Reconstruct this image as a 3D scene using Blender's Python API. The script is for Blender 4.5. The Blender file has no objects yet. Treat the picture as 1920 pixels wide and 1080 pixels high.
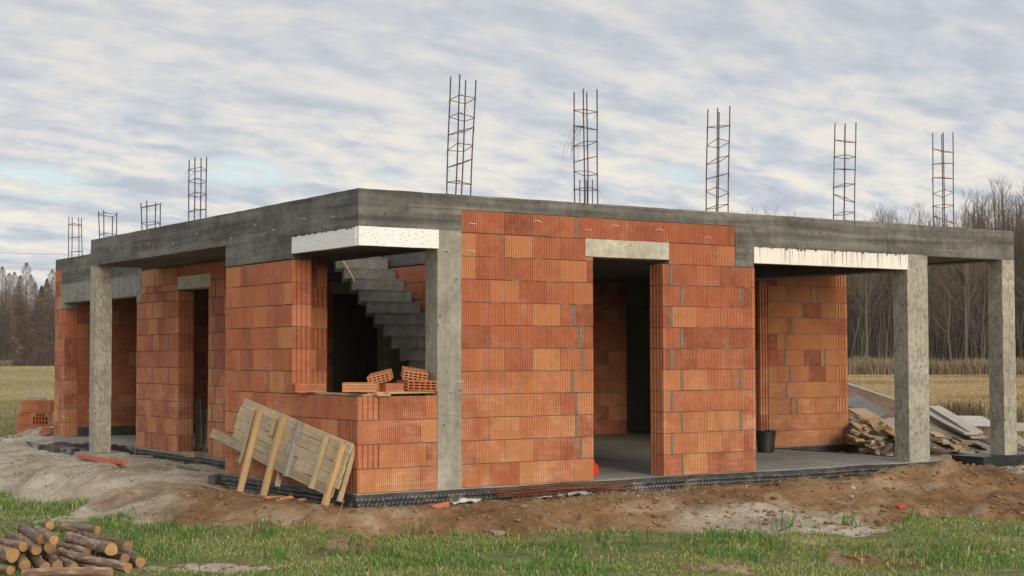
import bpy, math, random
import numpy as np
from mathutils import Vector, Matrix
random.seed(7); rng = np.random.default_rng(11)
SC = bpy.context.scene; COL = SC.collection
R_ = math.radians

# ------------------------------------------------------------------ camera
CAM = np.array([-7.4915, -14.1445, 1.4216]); YAW, PITCH, ROLL, FPX = 0.5866, 0.0438, -0.0019, 2886.6
_F = np.array([math.cos(PITCH)*math.sin(YAW), math.cos(PITCH)*math.cos(YAW), math.sin(PITCH)])
_R0 = np.array([math.cos(YAW), -math.sin(YAW), 0.]); _U0 = np.cross(_R0, _F)
_R = _R0*math.cos(ROLL) + _U0*math.sin(ROLL); _U = _U0*math.cos(ROLL) - _R0*math.sin(ROLL)
cd = bpy.data.cameras.new('camera'); cam = bpy.data.objects.new('camera', cd); COL.objects.link(cam)
cd.sensor_width = 36; cd.lens = FPX/1920*36; cd.clip_start = 0.1; cd.clip_end = 5000
cam.matrix_world = Matrix(((_R[0], _U[0], -_F[0], CAM[0]), (_R[1], _U[1], -_F[1], CAM[1]), (_R[2], _U[2], -_F[2], CAM[2]), (0, 0, 0, 1)))
SC.camera = cam

def at(px, py, ax, v):
    """measured spot of the photograph -> the world point on the plane axis=v"""
    d = _F + _R*(px-960)/FPX + _U*(540-py)/FPX
    t = (v-CAM[ax])/d[ax]
    return Vector(CAM + t*d)

def az(px, dist):
    """ground point seen in column px at a distance"""
    d = _F + _R*(px-960)/FPX
    h = d[:2]/np.linalg.norm(d[:2])
    return CAM[0]+h[0]*dist, CAM[1]+h[1]*dist

# ------------------------------------------------------------------ noise (numpy)
def _hash(ix, iy, seed):
    n = (ix.astype(np.int64)*374761393 + iy.astype(np.int64)*668265263 + seed*1274126177) & 0x7fffffff
    n = ((n ^ (n >> 13))*1274126177) & 0x7fffffff
    return ((n ^ (n >> 16)) & 0xffff)/65535.0
def vnoise(x, y, seed=0):
    x = np.asarray(x, float); y = np.asarray(y, float)
    ix = np.floor(x); iy = np.floor(y); fx = x-ix; fy = y-iy
    fx = fx*fx*(3-2*fx); fy = fy*fy*(3-2*fy)
    a = _hash(ix, iy, seed); b = _hash(ix+1, iy, seed); c = _hash(ix, iy+1, seed); d = _hash(ix+1, iy+1, seed)
    return (a*(1-fx)+b*fx)*(1-fy) + (c*(1-fx)+d*fx)*fy
def fbm(x, y, seed=0, octv=4):
    s = 0; a = .5
    for o in range(octv):
        s = s + a*vnoise(np.asarray(x)*2**o+o*17.3, np.asarray(y)*2**o-o*9.1, seed+o); a *= .5
    return s
def sstep(a, b, x):
    t = np.clip((x-a)/(b-a), 0, 1); return t*t*(3-2*t)

# ------------------------------------------------------------------ materials
def newmat(name):
    m = bpy.data.materials.new(name); m.use_nodes = True
    nt = m.node_tree; return m, nt, nt.nodes['Principled BSDF']
class NT:
    def __init__(s, nt): s.nt = nt
    def n(s, t, **k):
        x = s.nt.nodes.new(t)
        for a, b in k.items(): setattr(x, a, b)
        return x
    def l(s, a, b): s.nt.links.new(a, b)
    def coord(s, scale=(1, 1, 1), rot=(0, 0, 0), rnd=False, kind='Object'):
        tc = s.n('ShaderNodeTexCoord'); mp = s.n('ShaderNodeMapping')
        mp.inputs['Scale'].default_value = scale; mp.inputs['Rotation'].default_value = rot
        src = tc.outputs[kind]
        if rnd:
            oi = s.n('ShaderNodeObjectInfo'); mu = s.n('ShaderNodeMath', operation='MULTIPLY'); mu.inputs[1].default_value = 57.
            s.l(oi.outputs['Random'], mu.inputs[0])
            va = s.n('ShaderNodeVectorMath', operation='ADD'); s.l(src, va.inputs[0]); s.l(mu.outputs[0], va.inputs[1]); src = va.outputs[0]
        s.l(src, mp.inputs['Vector']); return mp.outputs[0]
    def noise(s, vec, scale, detail=4, rough=.55, dist=0):
        x = s.n('ShaderNodeTexNoise'); s.l(vec, x.inputs['Vector'])
        x.inputs['Scale'].default_value = scale; x.inputs['Detail'].default_value = detail
        x.inputs['Roughness'].default_value = rough; x.inputs['Distortion'].default_value = dist
        return x.outputs['Fac']
    def ramp(s, fac, stops):
        x = s.n('ShaderNodeValToRGB'); e = x.color_ramp.elements
        while len(e) < len(stops): e.new(.5)
        for i, (p, c) in enumerate(stops):
            e[i].position = p; e[i].color = (*c, 1) if len(c) == 3 else c
        s.l(fac, x.inputs[0]); return x.outputs[0]
    def mix(s, fac, a, b, mode='MIX'):
        x = s.n('ShaderNodeMix', data_type='RGBA', blend_type=mode)
        for i, v in ((0, fac), (6, a), (7, b)):
            if hasattr(v, 'links'): s.l(v, x.inputs[i])
            else: x.inputs[i].default_value = v if i == 0 else ((*v, 1) if len(v) == 3 else v)
        return x.outputs[2]
    def math(s, op, a, b=0., clamp=False):
        x = s.n('ShaderNodeMath', operation=op); x.use_clamp = clamp
        for i, v in ((0, a), (1, b)):
            if hasattr(v, 'links'): s.l(v, x.inputs[i])
            else: x.inputs[i].default_value = v
        return x.outputs[0]
    def bump(s, h, st, dist, bsdf):
        x = s.n('ShaderNodeBump'); x.inputs['Strength'].default_value = st; x.inputs['Distance'].default_value = dist
        s.l(h, x.inputs['Height']); s.l(x.outputs[0], bsdf.inputs['Normal'])
G = lambda v: (v, v, v)

def mat_brick(fresh=True):
    m, nt, b = newmat('fired_clay'); N = NT(nt)
    at_ = N.n('ShaderNodeAttribute', attribute_name='tone'); sp = N.n('ShaderNodeSeparateColor'); N.l(at_.outputs['Color'], sp.inputs[0])
    co = N.coord()
    base = N.ramp(sp.outputs[0], [(0, (.24, .066, .036)), (.3, (.38, .105, .048)), (.55, (.45, .135, .056)), (.78, (.53, .205, .078)), (1, (.56, .265, .100))])
    big = N.noise(co, 5, 5, .65, .6)
    base = N.mix(N.ramp(big, [(.35, G(0)), (.7, G(.6))]), base, (.54, .20, .095))
    smut = N.noise(N.coord((1, 1, 1)), 2.3, 6, .7)
    base = N.mix(N.ramp(smut, [(.50, G(0)), (.75, G(.6))]), base, (.24, .085, .045))
    gs = N.ramp(N.noise(N.coord((1.6, 1.6, 2.6)), 2.1, 6, .72, .8), [(.55, G(0)), (.72, G(.55))]); base = N.mix(gs, base, (.43, .28, .205))
    # whitish salts in short horizontal dashes
    d = N.noise(N.coord((3, 3, 30)), 1.0, 4, .75); d2 = N.noise(co, 3.6, 4, .6, .3)
    msk = N.math('MULTIPLY', N.ramp(d, [(.44, G(.25)), (.64, G(1))]), N.ramp(d2, [(.40, G(0)), (.66, G(1))]))
    msk = N.math('MULTIPLY', msk, sp.outputs[2], True)
    base = N.mix(N.math('MULTIPLY', msk, .75), base, (.78, .50, .33))
    fine = N.noise(co, 90, 3, .6); base = N.mix(.35, base, N.ramp(fine, [(.25, G(.55)), (.75, G(1.25))]), 'MULTIPLY')
    N.l(base, b.inputs['Base Color']); b.inputs['Roughness'].default_value = .85
    N.bump(fine, .35, .004, b); return m
def mat_mortar():
    m, nt, b = newmat('mortar'); N = NT(nt); co = N.coord()
    N.l(N.ramp(N.noise(co, 24, 5, .7), [(.3, (.115, .097, .074)), (.7, (.25, .218, .17))]), b.inputs['Base Color'])
    b.inputs['Roughness'].default_value = .95; N.bump(N.noise(co, 60, 4, .6), .6, .01, b); return m
def mat_concrete(name, c0, c1, lines=0., osb=0., streak=.4, warm=None):
    m, nt, b = newmat(name); N = NT(nt); co = N.coord()
    n1 = N.noise(co, 1.7, 6, .62, .4); n2 = N.noise(co, 13, 5, .6)
    col = N.ramp(n1, [(.3, c0), (.7, c1)])
    col = N.mix(.55, col, N.ramp(n2, [(.28, G(.62)), (.72, G(1.3))]), 'MULTIPLY')
    st = N.noise(N.coord((9, 9, .7)), 1.0, 4, .6)
    col = N.mix(streak, col, N.ramp(st, [(.36, G(.72)), (.66, G(1.2))]), 'MULTIPLY')
    bl = N.noise(co, 3.1, 5, .7, 1.2); col = N.mix(.5, col, N.ramp(bl, [(.36, G(.68)), (.5, G(1.)), (.64, G(1.28))]), 'MULTIPLY')
    h = n2
    if lines:
        # pour and board marks of the shuttering, long horizontal bands of a slightly different grey
        lb = N.noise(N.coord((.45, .45, 9)), 1.0, 3, .6)
        col = N.mix(lines, col, N.ramp(lb, [(.36, G(.62)), (.5, G(1.0)), (.64, G(1.35))]), 'MULTIPLY')
        sx = N.n('ShaderNodeSeparateXYZ'); N.l(co, sx.inputs[0])
        wob = N.math('MULTIPLY', N.noise(co, .8, 2), .03)
        fr = N.math('FRACT', N.math('DIVIDE', N.math('ADD', sx.outputs[2], wob), .131))
        ln = N.math('MULTIPLY', N.math('LESS_THAN', fr, .05), N.ramp(N.noise(co, 1.3, 3), [(.45, G(0)), (.55, G(1))]))
        col = N.mix(N.math('MULTIPLY', ln, .75*lines), col, (.045, .043, .04)); h = N.math('SUBTRACT', n2, ln)
    if osb:
        f = N.noise(N.coord((26, 26, 9)), 1.0, 4, .7, 1.6)
        col = N.mix(osb, col, N.ramp(f, [(.34, G(.42)), (.5, G(1.)), (.68, G(1.4))]), 'MULTIPLY'); h = f
    pit = N.n('ShaderNodeTexVoronoi'); pit.inputs['Scale'].default_value = 9; N.l(co, pit.inputs['Vector'])
    pm = N.math('MULTIPLY', N.math('LESS_THAN', pit.outputs['Distance'], N.math('MULTIPLY', N.noise(co, 31, 2), .25)), N.math('GREATER_THAN', N.noise(co, 4, 2), .46))
    col = N.mix(N.math('MULTIPLY', pm, .8), col, (.035, .033, .03))
    N.l(col, b.inputs['Base Color']); b.inputs['Roughness'].default_value = .9
    N.bump(h, .4, .012, b); return m
def mat_eps(drips):
    m, nt, b = newmat('polystyrene_dripped' if drips else 'polystyrene'); N = NT(nt); co = N.coord()
    if drips:
        col = N.mix(N.ramp(N.noise(co, 3, 4), [(.4, G(0)), (.7, G(.5))]), (.82, .78, .70), (.72, .68, .60))
        st = N.noise(N.coord((26, 26, 1.1)), 1.0, 3, .65)
        sx = N.n('ShaderNodeSeparateXYZ'); N.l(co, sx.inputs[0])
        hi = N.math('MULTIPLY', N.math('SUBTRACT', sx.outputs[2], 2.52), 4.6, True)
        k = N.math('MULTIPLY', N.ramp(st, [(.54, G(0)), (.62, G(1))]), N.math('ADD', hi, .15), True)
        col = N.mix(k, col, (.30, .28, .24))
    else:
        v = N.n('ShaderNodeTexVoronoi'); v.inputs['Scale'].default_value = 38; N.l(co, v.inputs['Vector'])
        k = N.math('MULTIPLY', N.math('LESS_THAN', v.outputs['Distance'], .25), N.math('GREATER_THAN', N.noise(co, 40, 1), .40))
        col = N.mix(N.math('MULTIPLY', k, .7), (.84, .83, .82), (.22, .21, .2))
    N.l(col, b.inputs['Base Color']); b.inputs['Roughness'].default_value = .8
    N.bump(N.noise(co, 120, 2), .3, .003, b); return m
def mat_wood(name, c0, c1, grey=.3, gcol=(.24, .225, .2), dark=0.):
    m, nt, b = newmat(name); N = NT(nt); co = N.coord((1.3, 26, 26), rnd=True)
    g = N.noise(co, 1.0, 5, .62, .5)
    col = N.ramp(g, [(.28, c0), (.72, c1)])
    pa = N.noise(N.coord(rnd=True), 4.5, 5, .65); col = N.mix(N.ramp(pa, [(.6-grey*.5, G(0)), (.95-grey*.5, G(.85))]), col, gcol)
    oi = N.n('ShaderNodeObjectInfo')
    col = N.mix(.7, col, N.ramp(oi.outputs['Random'], [(0, G(.62)), (.5, G(.95)), (1, G(1.25))]), 'MULTIPLY')
    kn = N.n('ShaderNodeTexVoronoi'); kn.inputs['Scale'].default_value = 2.2; N.l(N.coord((1.4, 5, 5), rnd=True), kn.inputs['Vector'])
    col = N.mix(N.math('MULTIPLY', N.math('LESS_THAN', kn.outputs['Distance'], .13), .6), col, (.11, .06, .03))
    N.l(col, b.inputs['Base Color']); b.inputs['Roughness'].default_value = .8; N.bump(g, .4, .006, b); return m
def mat_plain(name, c, rough=.6, metal=0., var=.25, scale=20):
    m, nt, b = newmat(name); N = NT(nt); n = N.noise(N.coord(rnd=True), scale, 4)
    N.l(N.mix(1., c, N.ramp(n, [(.3, G(1-var)), (.7, G(1+var))]), 'MULTIPLY'), b.inputs['Base Color'])
    b.inputs['Roughness'].default_value = rough; b.inputs['Metallic'].default_value = metal
    N.bump(n, .2, .004, b); return m
def mat_attr(name, rough=.8, attr='tone', trans=0., noise=None):
    m, nt, b = newmat(name); N = NT(nt); a = N.n('ShaderNodeAttribute', attribute_name=attr)
    N.l(a.outputs['Color'], b.inputs['Base Color']); b.inputs['Roughness'].default_value = rough
    b.inputs['Specular IOR Level'].default_value = .2
    if trans:
        t = N.n('ShaderNodeBsdfTranslucent'); mx = N.n('ShaderNodeMixShader'); mx.inputs[0].default_value = trans
        N.l(a.outputs['Color'], t.inputs[0]); N.l(b.outputs[0], mx.inputs[1]); N.l(t.outputs[0], mx.inputs[2])
        N.l(mx.outputs[0], nt.nodes['Material Output'].inputs[0])
    return m

M = {}
M['brick'] = mat_brick(); M['mortar'] = mat_mortar()
M['beam'] = mat_concrete('shuttered_concrete', (.088, .085, .076), (.190, .180, .155), lines=1., streak=.25)
M['column'] = mat_concrete('column_concrete', (.29, .265, .212), (.43, .395, .32), osb=.75, streak=.15)
M['plaincol'] = mat_concrete('plain_column_concrete', (.245, .23, .19), (.36, .335, .28), streak=.5)
M['slab'] = mat_concrete('floor_concrete', (.27, .245, .21), (.40, .37, .32), streak=.1)
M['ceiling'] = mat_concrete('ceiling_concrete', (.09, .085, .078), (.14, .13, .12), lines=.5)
M['stair'] = mat_concrete('stair_concrete', (.10, .098, .088), (.20, .193, .17), streak=.3)
M['lintel'] = mat_concrete('precast_concrete', (.44, .40, .315), (.57, .525, .425), streak=.25)
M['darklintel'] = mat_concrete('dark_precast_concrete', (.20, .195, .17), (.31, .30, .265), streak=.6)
M['eps'] = mat_eps(False); M['eps2'] = mat_eps(True)
def mat_membrane():
    m, nt, b = newmat('black_membrane'); N = NT(nt); co = N.coord()
    k = N.ramp(N.noise(co, 4.5, 6, .75, .5), [(.50, G(0)), (.62, G(1))]); k2 = N.ramp(N.noise(co, 45, 3, .6), [(.4, G(.1)), (.6, G(.8))])
    N.l(N.mix(N.math('MULTIPLY', k, k2), (.020, .022, .025), (.26, .21, .145)), b.inputs['Base Color']); b.inputs['Roughness'].default_value = .36; return m
M['membrane'] = mat_membrane()
M['flap'] = mat_plain('membrane_flap', (.045, .047, .05), .5, 0, .6, 6)
M['rust'] = mat_plain('rusty_steel', (.17, .062, .030), .75, .2, .5, 40)
M['steel'] = mat_plain('dark_steel', (.085, .055, .042), .6, .5, .4, 40)
M['wnew'] = mat_wood('fresh_wood', (.42, .25, .11), (.60, .40, .20), .12)
M['wold'] = mat_wood('weathered_wood', (.37, .26, .135), (.58, .435, .255), .42, (.25, .22, .175))
M['wgrey'] = mat_wood('grey_wood', (.20, .185, .165), (.36, .335, .30), .5, (.17, .16, .15))
M['sheet'] = mat_wood('pale_shuttering', (.37, .32, .27), (.52, .45, .385), .35, (.30, .285, .27))
M['wdark'] = mat_wood('dark_wood', (.10, .085, .07), (.2, .17, .135), .4, (.09, .085, .08))
M['edge'] = mat_plain('brown_board_edge', (.16, .085, .055), .8, 0, .3, 20)
M['orange'] = mat_plain('orange_paint', (.62, .11, .035), .5, 0, .25, 12)
M['red'] = mat_plain('red_plastic', (.62, .03, .02), .35, 0, .1, 12)
M['black'] = mat_plain('black_plastic', (.018, .018, .019), .45, 0, .5, 9)
M['paper'] = mat_plain('white_foil', (.62, .62, .60), .5, 0, .25, 25)
M['cable'] = mat_plain('cable', (.12, .12, .125), .6)

# ------------------------------------------------------------------ mesh builder
class MB:
    def __init__(s): s.v = []; s.f = []; s.m = []; s.c = []; s.col = (0.5, 0, 0, 1)
    def add(s, vs, fs, mi=0, col=None):
        o = len(s.v); s.v += [tuple(p) for p in vs]; s.f += [tuple(i+o for i in f) for f in fs]; s.m += [mi]*len(fs)
        s.c += [col or s.col]*len(vs)
    def box(s, x0, x1, y0, y1, z0, z1, mi=0, col=None, mat=None):
        vs = [Vector(p) for p in ((x0, y0, z0), (x1, y0, z0), (x1, y1, z0), (x0, y1, z0), (x0, y0, z1), (x1, y0, z1), (x1, y1, z1), (x0, y1, z1))]
        if mat is not None: vs = [mat @ p for p in vs]
        s.add(vs, [(3, 2, 1, 0), (4, 5, 6, 7), (0, 1, 5, 4), (1, 2, 6, 5), (2, 3, 7, 6), (3, 0, 4, 7)], mi, col)
    def rough(s, x0, x1, y0, y1, z0, z1, res=.12, amp=.004, mi=0, col=None):
        """box cut into cells with the uneven faces of cast concrete"""
        L = (x1-x0, y1-y0, z1-z0); n = [max(1, int(round(l/res))) for l in L]; O = (x0, y0, z0)
        for ax in range(3):
            a, b = (ax+1) % 3, (ax+2) % 3
            for side in (0, 1):
                vs = []; fs = []
                for i in range(n[a]+1):
                    for j in range(n[b]+1):
                        p = [0, 0, 0]; p[ax] = O[ax]+L[ax]*side; p[a] = O[a]+L[a]*i/n[a]; p[b] = O[b]+L[b]*j/n[b]
                        q = [p[k]+amp*(float(fbm(p[(k+1) % 3]*7+p[k]*3, p[(k+2) % 3]*7+k*9, 5+k, 3))-.44)*2 for k in range(3)]
                        vs.append(q)
                w = n[b]+1
                for i in range(n[a]):
                    for j in range(n[b]):
                        q = (i*w+j, (i+1)*w+j, (i+1)*w+j+1, i*w+j+1)
                        fs.append(q if side else q[::-1])
                s.add(vs, fs, mi, col)
    def tube(s, pts, rad, sides=6, cap=True, mi=0, col=None, capm=None):
        pts = [Vector(p) for p in pts]; n = len(pts); rad = rad if hasattr(rad, '__len__') else [rad]*n
        vs = []; up = None
        for i, p in enumerate(pts):
            t = (pts[min(i+1, n-1)]-pts[max(i-1, 0)]).normalized()
            if up is None: up = Vector((0, 0, 1)) if abs(t.z) < .9 else Vector((1, 0, 0))
            a = t.cross(up).normalized(); b2 = a.cross(t).normalized(); up = b2
            for k in range(sides):
                w = 2*math.pi*k/sides; vs.append(p + (a*math.cos(w)+b2*math.sin(w))*rad[i])
        fs = [(i*sides+k, i*sides+(k+1) % sides, (i+1)*sides+(k+1) % sides, (i+1)*sides+k) for i in range(n-1) for k in range(sides)]
        s.add(vs, fs, mi, col)
        if cap:
            s.add(vs[:sides], [tuple(range(sides))[::-1]], mi if capm is None else capm, col)
            s.add(vs[-sides:], [tuple(range(sides))], mi if capm is None else capm, col)
    def build(s, name, mats, parent=None, loc=(0, 0, 0), matrix=None, smooth=False, tone=False):
        me = bpy.data.meshes.new(name); L = Vector(loc)
        me.from_pydata([tuple(Vector(p)-L) for p in s.v] if L.length else s.v, [], s.f)
        for m in (mats if isinstance(mats, (list, tuple)) else [mats]): me.materials.append(m)
        if len(me.materials) > 1: me.polygons.foreach_set('material_index', s.m)
        if smooth: me.polygons.foreach_set('use_smooth', [True]*len(s.f))
        if tone:
            a = me.color_attributes.new('tone', 'FLOAT_COLOR', 'POINT'); a.data.foreach_set('color', np.array(s.c, 'f').ravel())
        me.update()
        o = bpy.data.objects.new(name, me); COL.objects.link(o)
        if parent is not None: o.parent = parent
        if matrix is not None: o.matrix_local = matrix
        elif parent is None: o.location = L
        return o

def tag(o, label=None, cat=None, group=None, kind=None):
    if label: o['label'] = label
    if cat: o['category'] = cat
    if group: o['group'] = group
    if kind: o['kind'] = kind
    return o
def thing(name, loc, label, cat, group=None):
    o = bpy.data.objects.new(name, None); COL.objects.link(o); o.location = loc; o.empty_display_size = .2
    return tag(o, label, cat, group)
def bevel(o, w, seg=1):
    b = o.modifiers.new('bevel', 'BEVEL'); b.width = w; b.segments = seg; b.limit_method = 'ANGLE'; return o
def big_mesh(name, V, Fq, mats, col=None, smooth=False, mi=None):
    """V (n,3), Fq (m,3|4) numpy arrays -> one object"""
    me = bpy.data.meshes.new(name); k = Fq.shape[1]
    me.vertices.add(len(V)); me.vertices.foreach_set('co', V.astype('f').ravel())
    me.loops.add(Fq.size); me.loops.foreach_set('vertex_index', Fq.astype('i').ravel())
    me.polygons.add(len(Fq)); me.polygons.foreach_set('loop_start', np.arange(0, Fq.size, k, dtype='i'))
    for m in (mats if isinstance(mats, (list, tuple)) else [mats]): me.materials.append(m)
    if mi is not None: me.polygons.foreach_set('material_index', mi.astype('i'))
    if smooth: me.polygons.foreach_set('use_smooth', np.ones(len(Fq), bool))
    if col is not None:
        a = me.color_attributes.new('tone', 'FLOAT_COLOR', 'POINT'); a.data.foreach_set('color', col.astype('f').ravel())
    me.update(calc_edges=True)
    o = bpy.data.objects.new(name, me); COL.objects.link(o); return o

# ------------------------------------------------------------------ ground heights
_FX = np.array([-3, -1, -.1, .85, 1.6, 2.5, 3.7, 4.6, 5.5, 6.2, 7.5, 9, 12, 16]); _FD = np.array([1., .75, .55, 1.55, 1.75, 2.25, 3.2, 3.0, 2.5, 3.3, 4.2, 5., 6, 6.5])
_LY = np.array([-3, 0, 1.2, 2.5, 4, 6, 8, 12, 30]); _LD = np.array([.9, 1.0, 1.5, 2.1, 1.9, 1.9, 2.2, 3.2, 5.5])
PATCH = [(*at(px, py, 2, -.35)[:2], rx, ry, w) for px, py, rx, ry, w in ((410, 1063, .75, .35, 1), (145, 972, .45, .55, 1), (1480, 990, .5, .5, 1), (1660, 1052, .5, .45, .8), (1330, 1066, .35, .3, .75), (1745, 1030, .6, .3, .8), (660, 1035, .35, .3, .8))]
def outdist(x, y):
    dx = np.maximum(np.maximum(-x, x-10.6), 0); dy = np.maximum(np.maximum(-y, y-13.5), 0)
    return np.hypot(dx, dy)
def footing(x, y):
    fx = np.interp(x, _FX, _FD); fy = np.interp(y, _LY, _LD)
    w = sstep(-.6, .6, x + .0*y) if False else sstep(-1.2, 1.2, (x)-(y))
    return fy*(1-w)+fx*w
def dirtmask(x, y):
    d = outdist(x, y); f = footing(x, y)
    e = f*(1+.0*d) + (fbm(x*1.3, y*1.3, 3, 4)-.47)*1.1
    e = np.where(x > 9, np.maximum(e, 7+0*x), e)
    m = sstep(.22, -.22, d-e)
    for cx, cy, rx, ry, w in PATCH:      # worn bare spots in the turf
        q = np.hypot(((x-cx)*_R0[0]+(y-cy)*_R0[1])/rx, ((x-cx)*_F[0]+(y-cy)*_F[1])/ry)+(fbm(x*2.1, y*2.1, 91, 4)-.47)*1.5
        m = np.maximum(m, sstep(1.15, .75, q)*w)
    return m
def height(x, y):
    x = np.asarray(x, float); y = np.asarray(y, float)
    d = outdist(x, y); f = footing(x, y)
    top = -.16 + .03*sstep(5, 9, x) + .05*sstep(3.2, 4.5, y)*sstep(2, -1, x) + .03*sstep(3.2, 4.2, y)*sstep(-.7, .3, x)
    t = np.clip((d-.35*np.minimum(f, 2))/np.maximum(f*.65, .3), 0, 1); t = t*t*(3-2*t)
    h = top*(1-t) + (-.36)*t
    near = sstep(14, 6, d)
    dm = dirtmask(x, y)*sstep(20, 9, d)
    h += dm*((fbm(x*1.1, y*1.1, 21, 5)-.48)*.22*sstep(0.05, .7, d) + (fbm(x*5, y*5, 31, 5)-.47)*.12)
    # low spoil ridge in front of the right half
    h += .17*np.exp(-((x-7.4)/1.5)**2-((y+1.15)/.55)**2) + .10*np.exp(-((x-4.2)/1.3)**2-((y+.95)/.5)**2) + dm*.10*sstep(.55, .72, fbm(x*1.7, y*1.7, 111, 3))*sstep(.4, 1., d) + .09*np.exp(-((x+.9)/.6)**2-((y-.5)/.8)**2)
    h += .10*np.exp(-((x-9.8)/.9)**2-((y+1.6)/.5)**2)
    h += near*(fbm(x*.9, y*.9, 41, 4)-.47)*.09*(1-dm)
    h += .28*np.exp(-((x-1.35)/.6)**2-((y-15.6)/1.0)**2)*(.6+.8*fbm(x*3, y*3, 9, 3))
    return h
def hz(x, y): return float(height(np.array([x]), np.array([y]))[0])

def axis(lo, hi, st, far, n):
    a = np.arange(lo, hi, st); g = np.geomspace(st, far, n).cumsum()
    g = g/g[-1]*far
    return np.concatenate([lo-g[::-1], a, hi+g])
gx = axis(-6.5, 14.5, .07, 700, 40); gy = axis(-7, 9.5, .07, 700, 40)
GX, GY = np.meshgrid(gx, gy, indexing='ij'); GZ = height(GX, GY)
inside = (GX > .2) & (GX < 10.2) & (GY > .2) & (GY < 13) & ~((GX < .98) & (GY > 3.3) & (GY < 9.2)) & ~((GX > 8.9) & (GY < 3.3)); GZ = np.where(inside, -.6, GZ)
nx, ny = GX.shape; idx = np.arange(nx*ny).reshape(nx, ny)
Fq = np.stack([idx[:-1, :-1], idx[1:, :-1], idx[1:, 1:], idx[:-1, 1:]], -1).reshape(-1, 4)
dm = dirtmask(GX, GY)
sand = np.clip(sstep(2.6, 4.8, GY)*sstep(6, 2, GX) + sstep(7.6, 9.6, GX+GY*.35), 0, 1)
for cx_, cy_, rx_, ry_, w_ in PATCH[:3]: sand = np.maximum(sand, sstep(1.6, .8, np.hypot((GX-cx_)/.9, (GY-cy_)/.9)))
sand = np.maximum(sand, .75*sstep(1.1, .5, np.hypot((GX-3.6)/1.2, (GY+2.2)/.7)))
fieldm = sstep(16, 40, outdist(GX, GY))
gcol = np.stack([dm, sand, fieldm, np.ones_like(dm)], -1).reshape(-1, 4)

def mat_ground():
    m, nt, b = newmat('ground_soil_and_turf'); N = NT(nt); a = N.n('ShaderNodeAttribute', attribute_name='tone'); sp = N.n('ShaderNodeSeparateColor'); N.l(a.outputs['Color'], sp.inputs[0])
    co = N.coord()
    n1 = N.noise(co, .9, 6, .65, .5); n2 = N.noise(co, 7, 6, .7); n3 = N.noise(co, 38, 4, .65)
    turf = N.ramp(n2, [(.3, (.075, .095, .028)), (.52, (.16, .17, .062)), (.72, (.29, .24, .125))])
    bare = N.ramp(N.noise(co, .75, 5, .6, .3), [(.60, G(0)), (.68, G(1))])
    turf = N.mix(bare, turf, (.33, .27, .19))
    field = N.ramp(N.noise(N.coord((.05, .05, 1)), 1, 6, .65), [(.33, (.26, .20, .095)), (.5, (.38, .29, .145)), (.68, (.44, .34, .19))])
    field = N.mix(.6, field, N.ramp(N.noise(co, 1.7, 6, .7), [(.25, G(.45)), (.75, G(1.5))]), 'MULTIPLY')
    turf = N.mix(sp.outputs[2], turf, field)
    dirt = N.ramp(n1, [(.30, (.095, .050, .024)), (.42, (.215, .118, .054)), (.54, (.30, .178, .088)), (.68, (.40, .285, .175))])
    dirt = N.mix(.7, dirt, N.ramp(n2, [(.28, G(.5)), (.72, G(1.35))]), 'MULTIPLY')
    gy_ = N.ramp(N.noise(co, 1.6, 5, .65, .8), [(.60, G(0)), (.68, G(.8))])
    dirt = N.mix(gy_, dirt, (.235, .21, .165))
    snd = N.ramp(n1, [(.3, (.30, .245, .18)), (.5, (.47, .40, .31)), (.7, (.56, .485, .385))])
    snd = N.mix(.6, snd, N.ramp(n2, [(.3, G(.55)), (.65, G(1.2))]), 'MULTIPLY')
    s2 = N.math('ADD', sp.outputs[1], N.math('MULTIPLY', N.math('SUBTRACT', n1, .5), 1.1), True)
    dirt = N.mix(s2, dirt, snd)
    e = N.math('ADD', sp.outputs[0], N.math('MULTIPLY', N.math('SUBTRACT', n2, .5), .5)); e = N.ramp(e, [(.38, G(0)), (.62, G(1))])
    col = N.mix(e, turf, dirt); col = N.mix(.5, col, N.ramp(n3, [(.25, G(.55)), (.75, G(1.4))]), 'MULTIPLY')
    N.l(col, b.inputs['Base Color']); b.inputs['Roughness'].default_value = .95; b.inputs['Specular IOR Level'].default_value = .15
    N.bump(N.math('ADD', n2, N.math('MULTIPLY', n3, .5)), .7, .05, b); return m
g = big_mesh('ground', np.stack([GX, GY, GZ], -1).reshape(-1, 3), Fq, mat_ground(), gcol, True); tag(g, kind='structure')

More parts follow.
